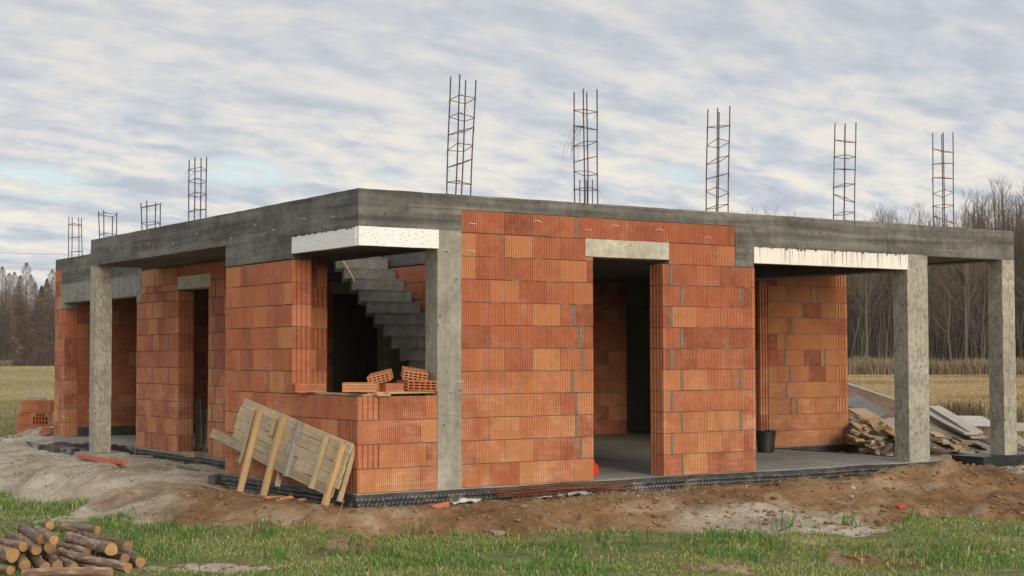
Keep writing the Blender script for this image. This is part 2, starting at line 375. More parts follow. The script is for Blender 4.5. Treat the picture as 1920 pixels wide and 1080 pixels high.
#%%HOUSE
house = thing('unfinished_house', (0, 0, 0), 'unfinished flat-roofed house of red clay blocks with grey concrete beams and columns', 'house')
rb = random.Random(5)
def block(mb, O, u, n, s0, s1, z0, z1, kind, tone, amp=1.):
    """one clay block's outer shell with its real ribs (rib / plain) or deep tongues (groove)"""
    pr = []; jit = rb.uniform(-.002, .0025); L = s1-s0
    if kind == 'groove':
        k = max(2, int(round(L/.0625))); p = L/k; dp = .018
        for i in range(k):
            a = s0+i*p; pr += [(a, 0), (a+p*.52, 0), (a+p*.56, -dp), (a+p*.96, -dp)]
        pr += [(s1, -dp*.2)]
    elif kind == 'plain':
        k = max(2, int(round(L/.045))); p = L/k; dp = .0022
        for i in range(k):
            a = s0+i*p; pr += [(a, 0), (a+p*.8, 0), (a+p*.86, -dp), (a+p*.94, -dp)]
        pr += [(s1, 0)]
    else:
        k = max(2, int(round(L/.0235))); p = L/k; dp = .0085*amp
        for i in range(k):
            a = s0+i*p; pr += [(a, 0), (a+p*.52, 0), (a+p*.58, -dp), (a+p*.94, -dp)]
        pr += [(s1, 0)]
    O = Vector(O); u = Vector(u); n = Vector(n); vs = []
    tz = rb.uniform(-.0015, .0015)
    for (q, d) in pr:
        b = O+u*q+n*(d+jit); w = O+u*q+n*(-.034)
        vs += [b+Vector((0, 0, z0+tz)), b+Vector((0, 0, z1+tz)), w+Vector((0, 0, z0+tz)), w+Vector((0, 0, z1+tz))]
    fs = []
    m = len(pr)
    for i in range(m-1):
        a = 4*i; c = 4*(i+1)
        fs += [(a, c, c+1, a+1), (a+1, c+1, c+3, a+3), (a, a+2, c+2, c)]
    fs += [(0, 1, 3, 2), (4*(m-1), 4*(m-1)+2, 4*(m-1)+3, 4*(m-1)+1)]
    mb.add(vs, fs, 0, tone)
def tone(z, hot=0.):
    r = rb.random(); t = rb.gauss(.44, .16)
    if r < .16+hot: t = rb.uniform(.72, 1.)
    elif r > .88: t = rb.uniform(.02, .2)
    if z < 1.2 and hot >= 0 and t < .7: t += rb.uniform(.05, .26)
    salt = max(0., min(1., (1.45-z)/.9))*rb.uniform(.35, 1.1)*(1 if hot >= 0 else .3) + (.25 if rb.random() < .12 else 0)
    return (min(1, max(0, t)), 0, min(1, salt), 1)
def face(mb, O, u, n, L, z0, z1, kind='rib', g0=None, g1=None, gap=None, hot=0., only=None, bl=.375, amp=1., ph=0):
    """courses of blocks on one wall face; g0/g1: parity of courses whose end block shows its tongues; gap: f(course) -> places of mortar-filled joints"""
    c0 = int(math.floor(z0/.25+.03)); c = c0
    while c*.25 < z1-.03:
        a = max(c*.25, z0)+.0042; b = min((c+1)*.25, z1)-.0042; par = (c+ph) % 2
        cuts = []; s = 0.; e = L
        if kind == 'groove':
            mbk = 'groove' if (c % 3) or L < .3 else 'groove'
            block(mb, O, u, n, .003, L-.003, a, b, mbk, tone(a, hot)); c += 1; continue
        if g0 is not None and par == g0: block(mb, O, u, n, s, s+.245, a, b, 'groove', tone(a, hot)); s += .25
        if g1 is not None and par == g1: block(mb, O, u, n, e-.245, e, a, b, 'groove', tone(a, hot)); e -= .25
        gl = sorted([q for q in (gap(c) if gap else []) if s+.06 < q < e-.06])
        edges = [s]+gl+[e]
        for i in range(len(edges)-1):
            p = edges[i]+(.036 if i else 0); q = edges[i+1]
            if i:   # joint filled flush with mortar, a bit smeared
                e0 = Vector(O)+Vector(u)*(edges[i]-.004); e1 = Vector(O)+Vector(u)*(edges[i]+.040); nn = Vector(n); dz_ = rb.uniform(.0, .02); m0 = Vector(n)*-.003
                mbv = [e0+m0+Vector((0, 0, a)), e1+m0+Vector((0, 0, a)), e1+m0+Vector((0, 0, b-dz_)), e0+m0+Vector((0, 0, b))]
                mb.add(mbv+[v-nn*.02 for v in mbv], [(0, 1, 2, 3), (0, 4, 5, 1), (1, 5, 6, 2), (2, 6, 7, 3), (3, 7, 4, 0)], 1)
            off = (.1875 if par else 0) if i == 0 else 0
            x = p; first = True
            while x < q-.004:
                w = bl-(off if first and off else 0); first = False
                y = min(x+w, q)
                if q-y < .07: y = q
                block(mb, O, u, n, x+.0012, y-.0012, a, b, kind, tone(a, hot), amp)
                if rb.random() < .5:   # mortar squeezed out of the bed joint
                    q0 = rb.uniform(x, y-.06); q1 = min(y, q0+rb.uniform(.04, .2)); U = Vector(u); NN = Vector(n); B0 = Vector(O)+NN*-.02
                    hh = [rb.uniform(.004, .011) for _ in range(4)]; pp = [rb.uniform(.001, .005) for _ in range(4)]
                    vs = []
                    for kk in range(4):
                        cpt = B0+U*(q0+(q1-q0)*kk/3); vs += [cpt+Vector((0, 0, a-.009)), cpt+NN*(.02+pp[kk])+Vector((0, 0, a-.004-hh[kk]*.7)), cpt+NN*(.02+pp[kk])+Vector((0, 0, a-.003+hh[kk]*.35)), cpt+Vector((0, 0, a+.002))]
                    mb.add(vs, [(4*kk+e, 4*kk+4+e, 4*kk+5+e, 4*kk+1+e) for kk in range(3) for e in range(3)]+[(3, 2, 1, 0), (12, 13, 14, 15)], 1)
                x = y
        c += 1
X, Y = Vector((1, 0, 0)), Vector((0, 1, 0))
I = .024    # how far the mortar sits behind the block faces
def wall(name='block_wall'): return MB()
def finish(mb, name='block_wall'): return mb.build(name, [M['brick'], M['mortar']], house, tone=True)
def core(mb, x0, x1, y0, y1, z0, z1): mb.box(x0, x1, y0, y1, z0, z1, 1)

gr = random.Random(3)
# front wall left of the doorway, with the course over the lintel
w = MB()
core(w, 1.256, 3.025-I, I, .245, .002, 2.55); core(w, 1.256, 2.912, I, .245, 2.55, 2.757); core(w, 1.256, 5.188, I, .245, 2.759, 2.998)
g_ = lambda c: [1.46+.13*((c*7) % 4)/3+gr.uniform(-.03, .05)] if c in (1, 3, 4, 5, 6, 7) else ([1.52] if c == 2 else [])
face(w, (1.252, 0, 0), X, -Y, 1.773, 0, 2.5, gap=g_)
face(w, (1.252, 0, 0), X, -Y, 1.66, 2.5, 2.755, ph=1)
face(w, (1.252, 0, 0), X, -Y, 3.936, 2.755, 3.0, gap=lambda c: [1.52])
face(w, (2.912, 0, 0), X, -Y, .113, 2.5, 2.55)
finish(w)
# pier between the doorway and the wide opening
w = MB()
core(w, 4.05+I, 5.503-I, I, .245, .002, 2.50); core(w, 4.147, 5.188, I, .245, 2.5, 2.757)
g_ = lambda c: [.11 if c % 2 else .27]+([1.2] if c in (2, 4, 8) else [])
face(w, (4.05, 0, 0), X, -Y, 1.455, 0, 2.5, gap=g_)
face(w, (4.147, 0, 0), X, -Y, 1.04, 2.5, 2.755)
face(w, (4.05, .25, 0), -Y, -X, .25, 0, 2.5, 'groove')
face(w, (5.505, 0, 0), Y, X, .25, 0, 2.5, 'groove')
finish(w)
# parapet of the corner window
w = MB()
core(w, I, .952, I, .24, .002, 1.0-.006); core(w, I, .24, .24, 1.578, .002, 1.0-.006)
face(w, (0, 0, 0), X, -Y, .95, 0, 1.0, g0=1, hot=.25)
face(w, (0, 1.59, 0), -Y, -X, 1.59, 0, 1.0, 'rib', g1=0, gap=lambda c: [.06], hot=-.1, amp=.45)
finish(w)
# pillar on the left side with its open jamb
w = MB()
core(w, I, .24, 1.606, 3.44-I, .002, 2.508)
face(w, (0, 3.44, 0), -Y, -X, 1.855, 0, 2.51, 'rib', g0=1, gap=lambda c: [1.25+.12*(c % 2)+gr.uniform(-.03, .03)] if c % 3 else [], amp=.4)
face(w, (0, 1.58, 0), X, -Y, .245, 0, 2.51, 'groove', hot=.2)
face(w, (.245, 3.44, 0), -X, Y, .245, 0, 2.51, 'groove')
finish(w)
# short inner pier behind the corner window
w = MB(); core(w, .25, .955-I, 2.60+I, 2.85, .002, 2.77)
face(w, (.25, 2.60, 0), X, -Y, .705, 0, 2.75, 'rib', g1=0, hot=.15); finish(w)
# recessed wall of the side porch
RX = 1.02
w = MB()
core(w, RX+I, RX+.24, 3.45, 6.45-I, .002, 2.77); core(w, RX+I, RX+.24, 6.45, 7.594, 2.603, 2.77)
core(w, RX+I, RX+.24, 7.594+I, 9.35-I, .002, 2.39); core(w, RX+I, RX+.24, 7.64, 9.155, 2.39, 2.77)
face(w, (RX, 6.45, 0), -Y, -X, 3.0, 0, 2.77, 'plain', gap=lambda c: [.14+.1*(c % 2), 1.2, 2.2])
face(w, (RX, 9.35, 0), -Y, -X, 1.756, 0, 2.39, 'plain', gap=lambda c: ([.10] if c % 2 else [.68, 1.35]))
face(w, (RX, 9.155, 0), -Y, -X, 1.515, 2.39, 2.5, 'plain'); face(w, (RX, 9.155, 0), -Y, -X, 1.515, 2.5, 2.77, 'plain', ph=1); face(w, (RX, 7.636, 0), -Y, -X, 1.186, 2.604, 2.77, 'plain')
for c in range(0, 9, 2):   # blocks turned end-on every second course
    block(w, (RX-.003, 9.35, 0), -Y, -X, .74, .98, c*.25+.006, c*.25+.244, 'groove', tone(1))
face(w, (RX, 7.594, 0), X, -Y, .245, 0, 2.39, 'groove', hot=.1)
finish(w)
# end wall and its outer pier at the far left
w = MB()
core(w, RX+I, 10.66, 13.03+I, 13.30, .002, 2.77); core(w, RX+I, RX+.3, 13.30, 13.56, .002, 2.97)
face(w, (RX, 13.56, 0), -Y, -X, .53, 0, 2.27, 'plain', g0=0, gap=lambda c: [.36]); face(w, (RX, 13.56, 0), -Y, -X, .35, 2.25, 2.97, 'plain', g0=0)
face(w, (RX, 13.03, 0), X, -Y, .25, 0, 2.27, 'groove'); face(w, (RX+.25, 13.03, 0), X, -Y, 4.2, 0, 2.75, 'rib', hot=-.1)
finish(w)
# front wall of the rear block, right of the terrace
w = MB()
core(w, 8.81+I, 10.70-I, 3.49+I, 3.73, .002, 2.74)
def g_(c): return {10: [.72], 9: [.9, 1.06], 8: [.72], 7: [.5], 6: [.35], 5: [.34, 1.2], 4: [.44], 3: [.36], 2: [.45, .58]}.get(c, [])
face(w, (8.985, 3.49, 0), X, -Y, 1.715, 0, 2.74, 'rib', g1=1, gap=g_, hot=.62, ph=1)
face(w, (8.81, 3.49, 0), X, -Y, .175, .25, 2.55, 'groove', hot=.4); face(w, (8.81, 3.74, 0), -Y, -X, .25, 0, 2.74, 'groove')
face(w, (10.70, 3.49, 0), Y, X, .25, 0, 2.74, 'groove'); core(w, 10.45, 10.70-I, 3.74, 13.03, .002, 2.77)
finish(w)
# inner walls
w = MB(); core(w, 6.2, 9.78, 8.10+I, 8.35, .002, 2.77); core(w, 9.78, 10.44, 8.10+I, 8.35, 2.35, 2.77)
face(w, (6.2, 8.10, 0), X, -Y, 3.6, 0, 2.75, 'rib', hot=.1)
for c in range(0, 11, 2): block(w, (0, 8.097, 0), X, -Y, 9.35, 9.60, c*.25+.006, c*.25+.244, 'groove', tone(1))
finish(w, 'inner_wall')
w = MB(); core(w, 2.9, 5.15, 10.7+I, 10.95, .002, 2.77); core(w, 5.15, 6.2, 10.7+I, 10.95, 2.757, 2.77); core(w, 6.2, 9.0, 10.71, 10.95, .002, 2.77)
face(w, (2.9, 10.7, 0), X, -Y, 2.25, 0, 2.77, 'rib'); face(w, (4.9, 10.698, 0), X, -Y, 1.4, 2.757, 3.2, 'rib'); finish(w, 'inner_wall')
w = MB()     # side wall of the stair: it stands on the flight, the space below stays open
for c in range(12):
    za, zb_ = c*.25, min(c*.25+.25, 2.765); ye = min(6.9, 5.644-(2.383-za)/.171*.2425+.52)
    core(w, 3.92+I, 4.16, 2.4, ye, za+.002, zb_); face(w, (3.92, ye, 0), -Y, -X, ye-2.4, za, zb_, 'plain', hot=-.1)
finish(w, 'inner_wall')

def part(name, boxes, m, parent=None, res=.12, amp=.004, bev=0):
    mb = MB()
    for b in boxes:
        if amp: mb.rough(*b, res, amp)
        else: mb.box(*b)
    o = mb.build(name, m, parent or house)
    if bev: bevel(o, bev)
    return o
# concrete ring beam: front, then the left side, then the far end
part('ring_beam', [(0, 8.396, 0, .25, 3.0, 3.162), (0, 1.25, 0, .25, 2.768, 3.0), (5.19, 8.396, 0, .25, 2.76, 3.0), (5.19, 5.495, 0, .25, 2.502, 2.76)], M['beam'], amp=.006)
part('ring_beam', [(8.401, 10.42, 0, .25, 2.75, 3.162), (10.17, 10.42, .25, 3.49, 2.745, 3.160), (8.25, 8.63, .25, 3.49, 2.56, 3.12)], M['beam'], amp=.006)
part('ring_beam', [(0, .25, .25, 8.53, 3.0, 3.162), (-.006, .25, .25, 8.53, 2.772, 2.998), (-.003, .25, 1.58, 3.455, 2.512, 2.772), (.25, RX, 8.28, 8.53, 2.77, 3.160)], M['beam'], amp=.006)
part('ring_beam', [(RX, RX+.25, 8.53, 13.56, 2.975, 3.162), (RX, RX+.25, 9.16, 13.21, 2.70, 2.975)], M['beam'], amp=.006)
part('roof_slab', [(.25, 2.62, .25, 8.28, 2.775, 3.12), (1.27, 2.62, 8.53, 13.5, 2.775, 3.12), (2.62, 3.92, .25, 2.85, 2.775, 3.12), (2.62, 3.92, 6.9, 13.5, 2.775, 3.12),
     (3.92, 8.25, .25, 13.5, 2.77, 3.12), (8.63, 10.17, .25, 3.49, 2.77, 3.12), (8.25, 10.68, 3.49, 13.5, 2.771, 3.12)], M['ceiling'], res=.5, amp=0)
part('floor_slab', [(-.03, 8.84, -.03, 3.44, -.4, 0), (.92, 8.84, 3.44, 8.9, -.4, -.001), (.98, 10.72, 8.9, 13.6, -.4, -.001), (8.84, 10.72, 3.46, 8.9, -.4, -.001)], M['slab'], res=.4, amp=0)
# columns
part('concrete_column', [(.953, 1.251, 0.0, .254, 0, 2.768)], M['plaincol'], amp=.005)
part('concrete_column', [(8.232, 8.628, 0, .252, 0, 2.76)], M['column'], amp=.005)
part('concrete_column', [(10.157, 10.42, 0, .25, .02, 2.75)], M['column'], amp=.005)
part('concrete_column', [(0, .25, 8.288, 8.532, 0, 2.772)], M['column'], amp=.005)
part('column_plinth', [(9.585, 10.75, -.10, .45, -.30, .02)], M['black'], amp=.006)
# lintels
part('door_lintel', [(2.915, 4.143, -.004, .25, 2.552, 2.755)], M['lintel'], amp=.003)
part('door_lintel', [(RX-.004, RX+.25, 6.38, 7.635, 2.41, 2.60)], M['lintel'], amp=.003)
part('door_lintel', [(5.1, 6.25, 10.69, 10.95, 2.55, 2.755)], M['lintel'], amp=.003)
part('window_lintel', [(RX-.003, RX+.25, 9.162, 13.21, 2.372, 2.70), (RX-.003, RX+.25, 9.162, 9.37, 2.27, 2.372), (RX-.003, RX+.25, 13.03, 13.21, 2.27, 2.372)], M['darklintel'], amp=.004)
cl = part('corner_lintel', [(.05, .952, .05, .25, 2.575, 2.768), (.05, .25, .25, 1.578, 2.575, 2.768), (.25, .82, .25, 2.4, 2.60, 2.775)], M['ceiling'], amp=.003)
part('insulation_panel', [(0, .966, -.006, .05, 2.568, 2.768)], M['eps'], amp=.002, res=.05)
part('insulation_panel', [(-.006, .05, .051, 1.582, 2.568, 2.765)], M['eps'], amp=.002, res=.05)
part('terrace_lintel', [(5.5, 8.23, .05, .25, 2.562, 2.76)], M['ceiling'], amp=.003)
part('insulation_panel', [(5.497, 8.245, -.005, .05, 2.556, 2.757)], M['eps2'], amp=.002, res=.05)
# ragged pour line of concrete hanging over the white panels
mb = MB()
for k in range(150):
    x = 5.5+2.71*k/150; l = random.uniform(.002, .010) if random.random() < .85 else random.uniform(.012, .035)
    mb.box(x, x+random.uniform(.021, .034), -.009-random.random()*.005, .0, 2.762-l, 2.772)
mb.build('concrete_drips', M['beam'], house); mb = MB()
for k in range(60):
    y = .06+1.5*k/60; l = random.uniform(.003, .022)
    mb.box(-.011, 0, y, y+.03, 2.770-l, 2.776)
mb.build('concrete_drips', M['beam'], house)
# staircase
mb = MB(); sx0, sx1 = 3.0, 3.883; ys, zs, dy, dz = 5.644, 2.383, .2425, .171
prof = []; n0 = -4
for k in range(n0, 14):
    z = zs-dz*k; y = ys-dy*k; prof.append((y, z, max(z-dz, 0)))
for k, (y, z, zb) in enumerate(prof):
    nose = random.uniform(-.008, .008); a = random.uniform(-.006, .006)
    zt = z+random.uniform(-.005, .005)
    mb.rough(sx0, sx1+a, y+nose, y+nose+.055, zb-.05, zt-.002, .11, .007)
    mb.rough(sx0+.003, sx1+a, y+nose+.05, y+dy+.03, zt-.055, zt-.004, .11, .006)
    mb.box(sx0-.004, sx1+a, y+nose-.012, y+nose+.05, zt-.012, zt+.003)
st = mb.build('staircase', M['stair'], house)
mb = MB(); a = at(641, 486, 0, 2.985); b = at(662, 522, 0, 2.985)
mb.add([(2.985, a.y, a.z), (2.985, b.y, b.z), (2.985, b.y-.03, b.z-.05), (2.985, a.y-.03, a.z-.05), (3.0, a.y, a.z), (3.0, b.y, b.z), (3.0, b.y-.03, b.z-.05), (3.0, a.y-.03, a.z-.05)],
       [(0, 1, 2, 3), (7, 6, 5, 4), (0, 4, 5, 1), (1, 5, 6, 2), (2, 6, 7, 3), (3, 7, 4, 0)])
mb.build('edge_board', M['wnew'], st)
# damp-proof membrane: dimpled sheet along the slab edge with a smooth flap on top
def membrane(p0, p1, nrm, zt, zb, name='dimpled_membrane', wav=.012):
    p0 = Vector(p0); p1 = Vector(p1); L = (p1-p0).length; u = (p1-p0)/L; n = Vector(nrm); H = zt-zb
    k = int(L/.010); j = int(H/.010); s = np.linspace(0, L, k+1); z = np.linspace(zb, zt, j+1); S, Z = np.meshgrid(s, z, indexing='ij')
    pit = .050; row = np.floor(Z/pit*1.155); ss = S/pit+(row % 2)*.5
    cx = (ss-np.floor(ss)-.5)*pit; cz = (Z/pit*1.155-row-.5)*pit/1.155
    bumpv = np.clip(1-(np.hypot(cx, cz)/.0150)**4, 0, 1)*.018
    bumpv = np.where(Z > zt-.045, 0, bumpv)
    off = bumpv + (fbm(S*2.2, Z*3+7, 77, 3)-.45)*wav*2 + .012
    off = off + np.clip((zt-.09-Z)/.2, 0, 1)*.03
    P = np.array(p0)[None, None, :2]+S[..., None]*np.array(u)[None, None, :2]+off[..., None]*np.array(n)[None, None, :2]
    V = np.concatenate([P, Z[..., None]+((fbm(S*1.5, 0*S, 5, 3)-.47)*.02)[..., None]], -1).reshape(-1, 3)
    ii = np.arange((k+1)*(j+1)).reshape(k+1, j+1); F = np.stack([ii[:-1, :-1], ii[1:, :-1], ii[1:, 1:], ii[:-1, 1:]], -1).reshape(-1, 4)
    zc = Z[:-1, :-1].reshape(-1)
    o = big_mesh(name, V, F, [M['membrane'], M['flap']], None, True, (zc > zt-.05).astype(int)); o.parent = house
    return o
membrane((-.05, -.045, 0), (8.86, -.045, 0), (0, -1, 0), -.004, -.30)
membrane((-.045, 3.55, 0), (-.045, -.05, 0), (-1, 0, 0), -.004, -.30)
membrane((8.86, -.04, 0), (8.86, .5, 0), (1, 0, 0), -.004, -.30)
membrane((9.05, 3.41, 0), (10.95, 3.41, 0), (0, -1, 0), .0, -.28)
membrane((0.90, 9.0, 0), (.90, 3.46, 0), (-1, 0, 0), -.004, -.30, wav=.03)
part('membrane_edge', [(8.845, 8.875, .3, 3.4, -.2, .012)], M['membrane'], amp=.01, res=.15)
part('membrane_fold', [(-.02, .95, 9.3, 11.0, -.35, -.0)], M['membrane'], amp=.06, res=.13)
part('membrane_fold', [(-.12, .02, 3.46, 3.68, -.28, -.03)], M['membrane'], amp=.03, res=.08)
part('wall_base_band', [(RX+.27, 5, 13.0, 13.032, 0, .16)], M['flap'], amp=.004)
part('porch_footing', [(-.16, .42, 7.95, 8.72, -.3, -.002)], M['plaincol'], amp=.012, res=.07)

# rebar cages on the roof edge
def cage(cx, cy, zt, nst, first, lean=(0, 0), wx=.19, wy=.19, splay=0., dowels=0, hang=False, short=(0, 0, 0, 0)):
    c = bpy.data.objects.new('rebar_cage', None); COL.objects.link(c); c.parent = house; c.location = (cx, cy, 3.15)
    H = zt-3.15
    cs = [(-wx/2, -wy/2), (wx/2, -wy/2), (wx/2, wy/2), (-wx/2, wy/2)]
    pos = lambda i, z: Vector((cs[i][0]*(1+splay*z)+lean[0]*z+.004*math.sin(i*3+z*4), cs[i][1]*(1+splay*z)+lean[1]*z, z))
    for i in range(4):
        b = MB(); top = H-short[i]-random.uniform(0, .06)
        b.tube([pos(i, z) for z in np.linspace(-.05, top, 6)], .0075, 6); b.build('vertical_bar', M['steel'], c)
    for k in range(nst):
        z = first+(H*.80-first)*k/max(1, nst-1)+random.uniform(-.02, .02) if nst > 1 else first
        b = MB(); tx_, ty_ = random.uniform(-.03, .03), random.uniform(-.03, .03); tl = [tx_*sx_+ty_*sy_+random.uniform(-.01, .01) for sx_, sy_ in ((-1, -1), (1, -1), (1, 1), (-1, 1))]
        q = [pos(i, z)*1.0 for i in range(4)]
        for i in range(4): q[i] = Vector((q[i].x*1.06, q[i].y*1.06, z+tl[i]))
        pts = q+[q[0]]
        for i in range(4): b.tube([pts[i], pts[i+1]], .0045, 5)
        for i in range(4):
            if random.random() < .5: b.tube([q[i], q[i]+Vector((random.uniform(-.05, .05), random.uniform(-.03, .03), -random.uniform(.03, .08)))], .002, 4)
        b.tube([q[0], q[0]+Vector((random.uniform(.03, .09), .04, .012))], .0045, 5)
        b.build('stirrup', M['rust'], c)
    for k in range(dowels):
        b = MB(); x, y = cs[k]; b.tube([(x*.55, y*.55, -.02), (x*.55, y*.55, .30)], .006, 5); b.build('dowel', M['steel'], c)
    if hang:
        b = MB()
        for k in range(9):
            a = random.uniform(2.2, 4.2); r = random.uniform(.08, .32); s0 = pos(0, H*.64)
            p = [s0+Vector((math.cos(a)*r*t*.9-.02*t, math.sin(a)*.2*r*t, .10*math.sin(min(t*2.2, 3))-.42*t*t*random.uniform(.7, 1.1))) for t in np.linspace(0, 1, 9)]
            b.tube(p, .0016, 4)
        b.build('tie_wire', M['steel'], c)
    return c
cage(1.30, .135, 4.50, 6, .17, lean=(.045, 0), splay=.05)
cage(3.03, .135, 4.51, 6, .18, lean=(-.005, 0), dowels=4, hang=True)
cage(5.02, .135, 4.49, 6, .09, lean=(.03, .0))
cage(7.20, .135, 4.48, 6, .12, lean=(.035, .0))
cage(9.12, .135, 4.50, 6, .11, lean=(.005, 0))
cage(.125, 4.68, 4.03, 4, .17, lean=(0, -.01), wx=.16)
cage(.135, 6.38, 3.62, 2, .10, lean=(0, .03), splay=.2, short=(0, .04, 0, .03))
cage(.135, 8.16, 3.60, 2, .06, lean=(0, .04), splay=.22, short=(.02, 0, .05, 0))
cage(1.15, 12.85, 3.93, 3, .12, lean=(0, .04), splay=-.15)
# wire ties left in the walls
def tie(p): t = MB(); t.tube(p, .0035, 5); t.build('tie_wire', M['paper'], house)
for (x, z) in [(1.35, 2.86), (2.2, 2.92), (2.9, 2.86), (3.3, 2.93), (3.95, 2.90), (4.7, 2.84), (1.33, 2.55), (1.1, .80), (1.18, 1.15), (1.0, 2.55)]:
    a = random.uniform(-.5, .5); tie([(x, .01, z), (x+.04*math.cos(a), -.03, z+.03*math.sin(a)), (x+.08, -.035, z-.01)])
for (y, z) in [(.6, 2.9), (1.3, 2.93), (2.1, 2.86), (2.6, 2.95), (3.3, 2.84), (4.4, 2.97), (5.2, 2.9), (6.1, 2.95), (7, 2.9), (7.6, 2.95)]:
    tie([(.01, y, z), (-.03, y-.05, z+.01), (-.035, y-.12, z)])
#%%THINGS
def board(name, p0, p1, wid, th, m, label=None, cat='plank', group=None, up=(0, -.2, 1), parent=None, bev=.003, warp=.0):
    """a sawn board from p0 to p1 (centre line of its top face)"""
    p0 = Vector(p0); p1 = Vector(p1); d = p1-p0; L = d.length; xx = d/L; up = Vector(up)
    yy = up.cross(xx).normalized(); zz = xx.cross(yy)
    mb = MB(); n = 5; vs = []; fs = []
    for i in range(n+1):
        x = -L/2+L*i/n; w = warp*((2*i/n-1)**2); e = .004*math.sin(i*2.3+L*9)
        vs += [(x, -wid/2+e, w-th), (x, wid/2-e, w-th), (x, wid/2-e, w), (x, -wid/2+e, w)]
    for i in range(n):
        a = 4*i; b = a+4
        for k in range(4): fs.append((a+k, b+k, b+(k+1) % 4, a+(k+1) % 4)[::-1])
    fs += [(0, 1, 2, 3)[::-1], tuple(4*n+k for k in range(4))]
    fs = [f[::-1] for f in fs]
    mb.add(vs, fs)
    c = (p0+p1)/2
    mt = Matrix(((xx.x, yy.x, zz.x, c.x), (xx.y, yy.y, zz.y, c.y), (xx.z, yy.z, zz.z, c.z), (0, 0, 0, 1)))
    if parent is not None: mt = Matrix.Translation(-Vector(parent.location)) @ mt
    o = mb.build(name, m, parent, matrix=mt)
    if parent is None: o.matrix_world = mt
    if bev: bevel(o, bev)
    if label: tag(o, label, cat, group)
    return o
# --- shuttering panel leaning on the parapet
pan = thing('wooden_formwork', (-.3, 1.2, -.16), 'weathered wooden shuttering panel with battens, leaning on the corner window parapet', 'wooden panel')
TLp = at(457.4, 745, 0, -.03); TRp = at(659, 830.4, 0, -.035); BRp = at(628, 938, 0, -.24); BLp = at(432.8, 839, 0, -.22)
def pq(s, t): return (TLp*(1-s)+TRp*s)*(1-t)+(BLp*(1-s)+BRp*s)*t
nrm = (TRp-TLp).cross(BLp-TLp).normalized()
if nrm.x > 0: nrm = -nrm
ms = [M['wold'], M['wold'], M['wold'], M['wold'], M['wold']]
tt = [0, .19, .42, .63, .82, 1.0]
for k in range(5):
    t = (tt[k]+tt[k+1])/2; wid = (pq(.5, tt[k])-pq(.5, tt[k+1])).length
    e0, e1 = (-.02, 1.0) if k else (0, 1.01)
    cuts = [e0, random.uniform(.4, .62), e1] if k in (1, 2, 3) else [e0-(.22 if k == 4 else 0), e1 if k != 4 else .97]
    for j in range(len(cuts)-1):
        board('board', pq(cuts[j]+.004, t), pq(cuts[j+1]-.004, t), wid*.965, .022, ms[k], up=nrm, parent=pan)
def batten(tx, bx, m, wid=.055, th=.06, lift=.055):
    board('batten', tx+nrm*lift, bx+nrm*lift, wid, th, m, up=nrm, parent=pan)
def pl(px, py):   # point on the panel's plane
    d = Vector(_F + _R*(px-960)/FPX + _U*(540-py)/FPX); C0 = Vector(CAM)
    return C0+d*((TLp-C0).dot(nrm)/d.dot(nrm))
batten(pl(492, 768), pl(453, 924), M['wnew'], .062)
batten(pl(535, 783), pl(497, 932), M['wnew'], .062)
batten(pl(522, 780), pl(512, 820), M['wold'], .05)
batten(pl(565, 793), pl(540, 895), M['wgrey'], .05)
batten(pl(617, 818), pl(588, 918), M['wold'], .05, .05)
batten(pl(648, 829), pl(610, 958), M['wnew'], .062)
for a, b in ((pl(657, 832), pl(628, 938)), (pl(520, 870), pl(512, 910))): board('batten', a-nrm*.03, b-nrm*.03, .04, .05, M['wold'], up=nrm, parent=pan)
board('batten', pl(480, 770)+nrm*.03, pl(452, 870)+nrm*.03, .06, .03, M['wold'], up=nrm, parent=pan)

# --- boards and hollow blocks on the window parapet
def hollow_block(L, W, H, seed):
    """clay block lying on its side: ribs along the flanks, rows of cells open at both ends (x)"""
    mb = MB(); r = random.Random(seed); col = (r.uniform(.3, .9), 0, r.uniform(0, .5), 1)
    nc, nr = 5, 3; k = 7; prof = []
    for i in range(k*2): prof.append((-W/2+W*i/(k*2-1), H-(.008 if i % 2 else 0)))
    nz = 6; sd_ = [(.007 if i % 2 else 0., H*.94*(i+.5)/nz) for i in range(nz)]
    ring = [(-W/2, 0), (W/2, 0)]+[(W/2-a, z) for a, z in sd_]+prof[::-1]+[(-W/2+a, z) for a, z in sd_[::-1]]
    n = len(ring)
    vs = [(-L/2, y, z) for y, z in ring]+[(L/2, y, z) for y, z in ring]
    mb.add(vs, [(i, (i+1) % n, n+(i+1) % n, n+i)[::-1] for i in range(n)], 0, col)
    for sx in (-1, 1):
        x = sx*L/2; mg = .012; w = (W-mg)/nc-mg; h = (H-.012-mg)/nr-mg
        ys = [-W/2]; 
        for c in range(nc): ys += [-W/2+mg+c*(w+mg), -W/2+mg+c*(w+mg)+w]
        ys += [W/2]; zs_ = [0]
        for c in range(nr): zs_ += [mg+c*(h+mg), mg+c*(h+mg)+h]
        zs_ += [H-.006]
        for i in range(len(ys)-1):
            for j in range(len(zs_)-1):
                a, b, c, d = (x, ys[i], zs_[j]), (x, ys[i+1], zs_[j]), (x, ys[i+1], zs_[j+1]), (x, ys[i], zs_[j+1])
                if i % 2 and j % 2 and r.random() < .96:
                    xi = x-sx*.09; A, B, C_, D = [(xi, p[1], p[2]) for p in (a, b, c, d)]
                    f = [(0, 1, 5, 4), (1, 2, 6, 5), (2, 3, 7, 6), (3, 0, 4, 7), (4, 5, 6, 7)]
                    mb.add([a, b, c, d, A, B, C_, D], f if sx > 0 else [q[::-1] for q in f], 0, col)
                else: mb.add([a, b, c, d], [(0, 1, 2, 3) if sx > 0 else (3, 2, 1, 0)], 0, col)
    return mb
